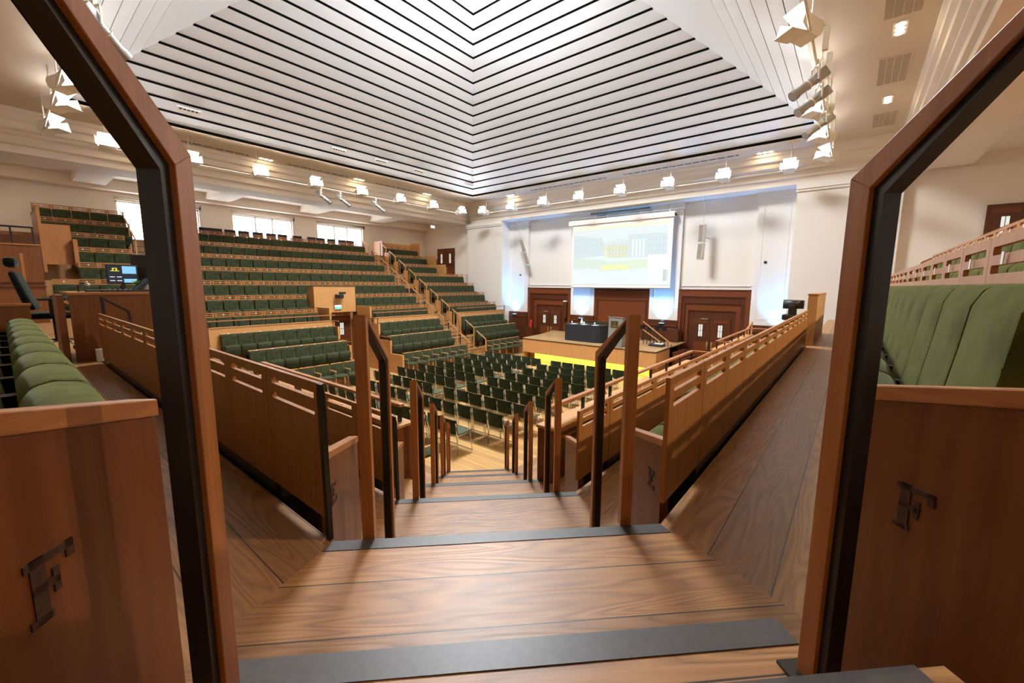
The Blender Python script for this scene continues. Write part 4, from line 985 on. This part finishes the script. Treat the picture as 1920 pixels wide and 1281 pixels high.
def make_profile():
    t = thing('profile_spotlight', 'x', 'light')
    T = Matrix.Translation((0, 0, -.22)) @ Matrix.Rotation(math.radians(38), 4, 'Y')
    def pc(m, n): m.xf(T); return m.done(n, t, smooth=True)
    pc(MB().m(STEEL).box(-.22, .0, -.09, .09, -.09, .09, bev=.02), 'lamp_housing')
    pc(MB().m(STEEL).lathe([(.075, 0), (.075, .3), (.07, .32), (.09, .38), (.09, .46)], 14).xf(Matrix.Rotation(PI/2, 4, 'Y')), 'barrel')
    pc(MB().m(LAMPW).lathe([(.092, .0), (.092, .02)], 14).xf(Matrix.Translation((.14, 0, 0)) @ Matrix.Rotation(PI/2, 4, 'Y')), 'focus_ring')
    MB().m(LAMPW).box(-.015, .015, -.11, -.1, -.25, -.02).box(-.015, .015, .1, .11, -.25, -.02).box(-.015, .015, -.11, .11, -.03, 0).done('yoke', t)
    MB().m(LAMPW).box(-.03, .03, -.03, .03, -.02, .1).done('clamp', t)
    MB().m(LAMPW).tube([(-.1, 0, -.1), (-.15, .1, .05), (-.05, .05, .1), (.02, .12, -.02)], .008, 5).done('cable', t)
    return Proto(t)
PR = make_profile()
for k, x in enumerate((12.0, 10.4, 9.5)): PR.put((x, .88, RZ-.05), 2.2, 'pale barrel spotlight clamped to the right hand rail, %s from the stage' % ORD[k+1], 'spotlights on the right hand rail')
for k, x in enumerate((8.75, 9.6, 11.3)): PR.put((x, 17.3, RZ-.1), -.7, 'grey barrel spotlight hanging under the window side rail, %s from the left' % ORD[k+1], 'spotlights under the window side rail')
for k, y in enumerate((9.3, 8.5)): PR.put((1.22, y, RZ-.1), .5, 'pale barrel spotlight on the left end rail, %s' % ('lower one at top left of the photo', 'upper one at top left of the photo')[k], 'spotlights on the left end rail')
for k, (x, y) in enumerate(((12.2, .75), (10.2, .75), (9.2, .75))):
    o = B(LAMPW, x-.05, x+.05, y-.04, y+.04, RZ+.05, RZ+.4).done('dimmer_box'); tag(o, 'white box on the right hand lighting rail, %s from the stage' % ORD[k+1], 'box')
for k, x in enumerate((15.4, 12.9, 10.2)):
    o = MB().m(LAMPW).tube([(x, .86, RZ), (x, .86, ZC)], .012, 6).done('suspension_rod'); tag(o, 'thin hanger rod of the right hand rail, %s from the stage' % ORD[k+1], 'rod')

# ------------------------------------------------------------------ sound desk on the left
TOPZ = Z(-.12)
o = thing('control_desk', 'oak control desk with a black lined inset panel, left of the near seats', 'desk', (0, 0, 0))
B(PANEL, .62, 1.5, 7.1, 8.1, 1.59, TOPZ-.03).done('body', o); B(OAKR, .5, 1.56, 7.08, 8.2, TOPZ-.03, TOPZ).done('worktop', o)
B(PANEL, .50, .62, 7.1, 7.16, 2.65, TOPZ-.03).done('side_panel', o); B(PANEL, .40, .46, 7.12, 7.7, 2.65, TOPZ-.03).done('side_panel', o)
pts = [(.765, Z(-.17)), (1.02, Z(-.356)), (1.03, Z(-.60)), (.78, Z(-.60))]
ins = [(.79, Z(-.205)), (1.0, Z(-.365)), (1.008, Z(-.575)), (.80, Z(-.575))]
part(MB().m(BLACK).holed(pts, [ins], 7.085, 7.102, 'y').done('inset_trim', o), 'black lining of the inset panel')
o = thing('computer_monitor', 'lit monitor with a blue tiled display on the control desk', 'monitor', (1.08, 7.75, TOPZ), .0)
B(RUBBER, -.16, .16, -.015, .02, .10, .36, bev=.006).done('bezel', o)
s_ = MB().m(emit('monitor_dark', (.01, .015, .03), 1.)).box(-.15, .15, -.018, -.015, .112, .348).m(SCRW).box(.0, .142, -.02, -.017, .24, .34).box(.01, .14, -.02, -.017, .12, .17).m(emit('monitor_yellow', (.7, .65, .05), 1.)).box(-.12, -.03, -.02, -.017, .27, .28).box(-.10, -.085, -.02, -.017, .28, .31).box(-.065, -.05, -.02, -.017, .28, .31).box(-.1, -.05, -.02, -.017, .305, .315).m(emit('monitor_white', (.8, .85, .9), 1.))
for k in range(4): s_.box(-.13+.07*(k % 2), -.08+.07*(k % 2), -.02, -.017, .19-.05*(k//2), .2-.05*(k//2))
part(s_.done('display', o), 'lit blue and dark tiled display'); B(RUBBER, -.02, .02, .0, .03, 0, .12).done('stand', o); B(RUBBER, -.1, .1, -.06, .08, 0, .012).done('foot', o)
for k, (x, y, h, rz) in enumerate(((1.32, 7.85, .40, -.5), (1.42, 8.03, .42, -.3))):
    o = thing('computer_monitor', ('narrow dark monitor turned away, next to the lit one', 'larger dark monitor back, beside the black handrail frame')[k], 'monitor', (x, y, TOPZ), rz)
    B(RUBBER, -.2 if k else -.12, .2, -.02, .02, .1, .1+h, bev=.008).done('case', o); B(STEEL, -.03, .03, .0, .03, 0, .2).done('stand', o); B(RUBBER, -.12, .12, -.06, .1, 0, .012).done('foot', o)
o = thing('mixing_console', 'dark mixing console with a sloped back on the control desk', 'mixer', (1.08, 7.42, TOPZ))
MB().m(RUBBER).prism([(-.25, 0), (.3, 0), (.3, .03), (-.25, .025)], -.14, .22, 'y').done('fader_panel', o); MB().m(RUBBER).prism([(.05, .03), (.2, .18), (.23, .17), (.12, .03)], -.12, .2, 'y').done('meter_bridge', o)
for k in range(8): B(WHITEP, -.2+k*.05, -.185+k*.05, -.1, -.06, .03, .036).done('fader', o)
o = thing('keyboard', 'black keyboard at the left edge of the control desk', 'keyboard', (.84, 7.5, TOPZ)); B(RUBBER, -.16, .16, -.07, .07, 0, .022, bev=.004).done('case', o); B(GREYP, -.15, .15, -.06, .06, .022, .026).done('keys', o)
o = thing('potted_plant', 'small bright green plant beside the lit monitor', 'plant', (1.2, 7.62, TOPZ))
MB().m(WHITEP).lathe([(.03, 0), (.04, .07)], 10).done('pot', o)
m = MB().m(plain('leaf_green', (.16, .3, .03), .6))
for k in range(26):
    a = random.uniform(0, 2*PI); e = random.uniform(.1, 1.2); L = random.uniform(.06, .11)
    d = Vector((math.cos(a)*math.cos(e), math.sin(a)*math.cos(e), math.sin(e))); s = d.cross(Vector((0, 0, 1))).normalized()*.018; b = Vector((0, 0, .08))
    m.face([b, b+d*L*.6+s, b+d*L, b+d*L*.6-s])
m.done('leaves', o, recalc=False)
o = thing('desk_lamp', 'black gooseneck lamp at the left end of the control desk', 'lamp', (.62, 7.5, TOPZ)); MB().m(BLACK).tube([(0, 0, 0), (0, 0, .06), (.02, 0, .1), (.07, 0, .10)], .008, 6).done('neck', o); MB().m(STEEL).tube([(.06, 0, .10), (.11, 0, .085)], .018, 8).done('head', o)
o = thing('paper_tray', 'papers and a pale cup on the low shelf behind the control desk', 'papers', (.53, 7.6, 3.2)); B(MAHOG, -.05, .09, -.2, .2, -.03, 0).done('shelf', o); B(WHITEP, -.03, .08, -.15, .1, 0, .03).done('papers', o); MB().m(WHITEP).lathe([(.025, .03), (.03, .12)], 10, .05, -.05).done('cup', o)
o = B(WHITEP, .66, .76, 6.98, 7.08, 2.65, 2.80, bev=.004).done('junction_box'); tag(o, 'white box on the floor at the foot of the control desk', 'box')
o = thing('side_panel', 'low oak panel with a cap at the far end of the left row F', 'panel', (0, 0, 0)); B(PANEL, -.5, .17, 6.2, 6.24, 2.65, Z(-.23)).done('panel', o); B(OAKR, -.5, .18, 6.19, 6.25, Z(-.23), Z(-.205)).done('cap', o)
# office chairs
def make_office_chair():
    """faces +x"""
    t = thing('office_chair', 'x', 'chair')
    MB().m(TEAL).box(-.24, .26, -.25, .25, .44, .53, bev=.035).done('seat', t, smooth=True)
    MB().m(TEAL).prism([(-.20, .56), (-.26, .62), (-.36, 1.06), (-.34, 1.10), (-.29, 1.08), (-.19, .72), (-.14, .58)], -.23, .23, 'y', bev=.03).done('backrest', t, smooth=True)
    MB().m(TEAL).box(-.07, .05, -.15, .15, 1.14, 1.28, bev=.045).xf(Matrix.Translation((-.33, 0, 0))).done('headrest', t, smooth=True)
    for s in (-1, 1):
        MB().m(RUBBER).box(-.02, .05, s*.29-.02, s*.29+.02, .48, .70).done('arm_post', t); MB().m(RUBBER).box(-.12, .16, s*.29-.04, s*.29+.04, .70, .73, bev=.012).done('arm_pad', t)
    MB().m(RUBBER).tube([(0, 0, .12), (0, 0, .44)], .035, 10).done('gas_column', t)
    b = MB().m(CHROME)
    for k in range(5):
        a = k*2*PI/5+.3; b.tube([(0, 0, .12), (.18*math.cos(a), .18*math.sin(a), .11), (.32*math.cos(a), .32*math.sin(a), .075)], [.03, .022, .014], 7)
    b.done('star_base', t)
    for k in range(5):
        a = k*2*PI/5+.3; MB().m(RUBBER).tube([(.32*math.cos(a)-.02*math.sin(a), .32*math.sin(a)+.02*math.cos(a), .03), (.32*math.cos(a)+.02*math.sin(a), .32*math.sin(a)-.02*math.cos(a), .03)], .03, 10).done('castor', t)
    return Proto(t)
OC = make_office_chair()
OC.put((.47, 8.85, 2.65), -.15, 'black high backed office chair with headrest beside the control desk')
# moving head light on the right row E
o = thing('moving_head_light', 'black moving head light standing beyond the right row E', 'light', (9.95, .92, Z(-.66)))
B(RUBBER, -.16, .16, -.16, .16, .0, .11, bev=.02).done('base', o)
for s in (-1, 1): B(RUBBER, s*.12-.025, s*.12+.025, -.06, .06, .1, .3, bev=.015).done('yoke', o)
MB().m(RUBBER).tube([(-.0, -.18, .31), (0, .16, .31)], [.085, .095], 14).done('head', o)
B(BLACK, -.1, .1, -.1, .1, -(Z(-.66)-2.12)+.0, .0).done('pedestal', o)
for i, (x0, x1, y, zl, zh, lab) in enumerate(((13.9, 14.9, 2.4, 2.3, 2.5, 'lower'), (14.2, 15.2, 1.5, 2.6, 2.9, 'middle'), (14.9, 16.2, .9, 3.0, 3.35, 'upper'))):
    o = thing('stage_side_handrail', 'dark and oak handrail near the right of the stage, %s one' % lab, 'railing')
    MB().m(OAKL if i < 2 else MAHOG).prism([(x0, zl-.04), (x1, zh-.04), (x1, zh), (x0, zl)], y-.02, y+.02, 'y').done('rail', o)
    for k in range(3): x = x0+.03+(x1-x0-.06)*k/2; B(MAHOG if i == 2 else OAKL, x-.02, x+.02, y-.02, y+.02, zl-1.0, zl-.03+(zh-zl)*k/2).done('post', o)

# handrail frames on the far side of the right wing
for k, (x, v, zt) in enumerate(((14.2, -1.2, Z(.85)), (14.2, -2.1, Z(1.40)), (13.4, -3.0, Z(2.0)))):
    o = thing('aisle_handrail', 'oak handrail frame above the right row F backs, %s one' % ('lowest', 'middle', 'highest')[k], 'handrail', (x, v, zt-1.5))
    MB().m(OAKP).prism([(0, 1.22), (0, 1.27), (-.5, 1.55), (-.5, 1.50)], -.025, .025, 'x').done('rail', o)
    for yy, h in ((0, 1.25), (-.24, 1.36), (-.5, 1.52)): B(OAKP, -.025, .025, yy-.02, yy+.02, 0, h).done('post', o)

# ------------------------------------------------------------------ light
w = bpy.data.worlds.new('world'); SC.world = w; w.use_nodes = True
w.node_tree.nodes['Background'].inputs['Color'].default_value = (.8, .9, 1., 1); w.node_tree.nodes['Background'].inputs['Strength'].default_value = .3
SC.view_settings.view_transform = 'Standard'; SC.view_settings.look = 'None'; SC.view_settings.exposure = .12; SC.view_settings.gamma = 1.
SC.view_settings.use_curve_mapping = False
SC.cycles.max_bounces = 10; SC.cycles.diffuse_bounces = 6; SC.cycles.glossy_bounces = 3; SC.cycles.sample_clamp_indirect = 6.
print('seats', COUNT[0])
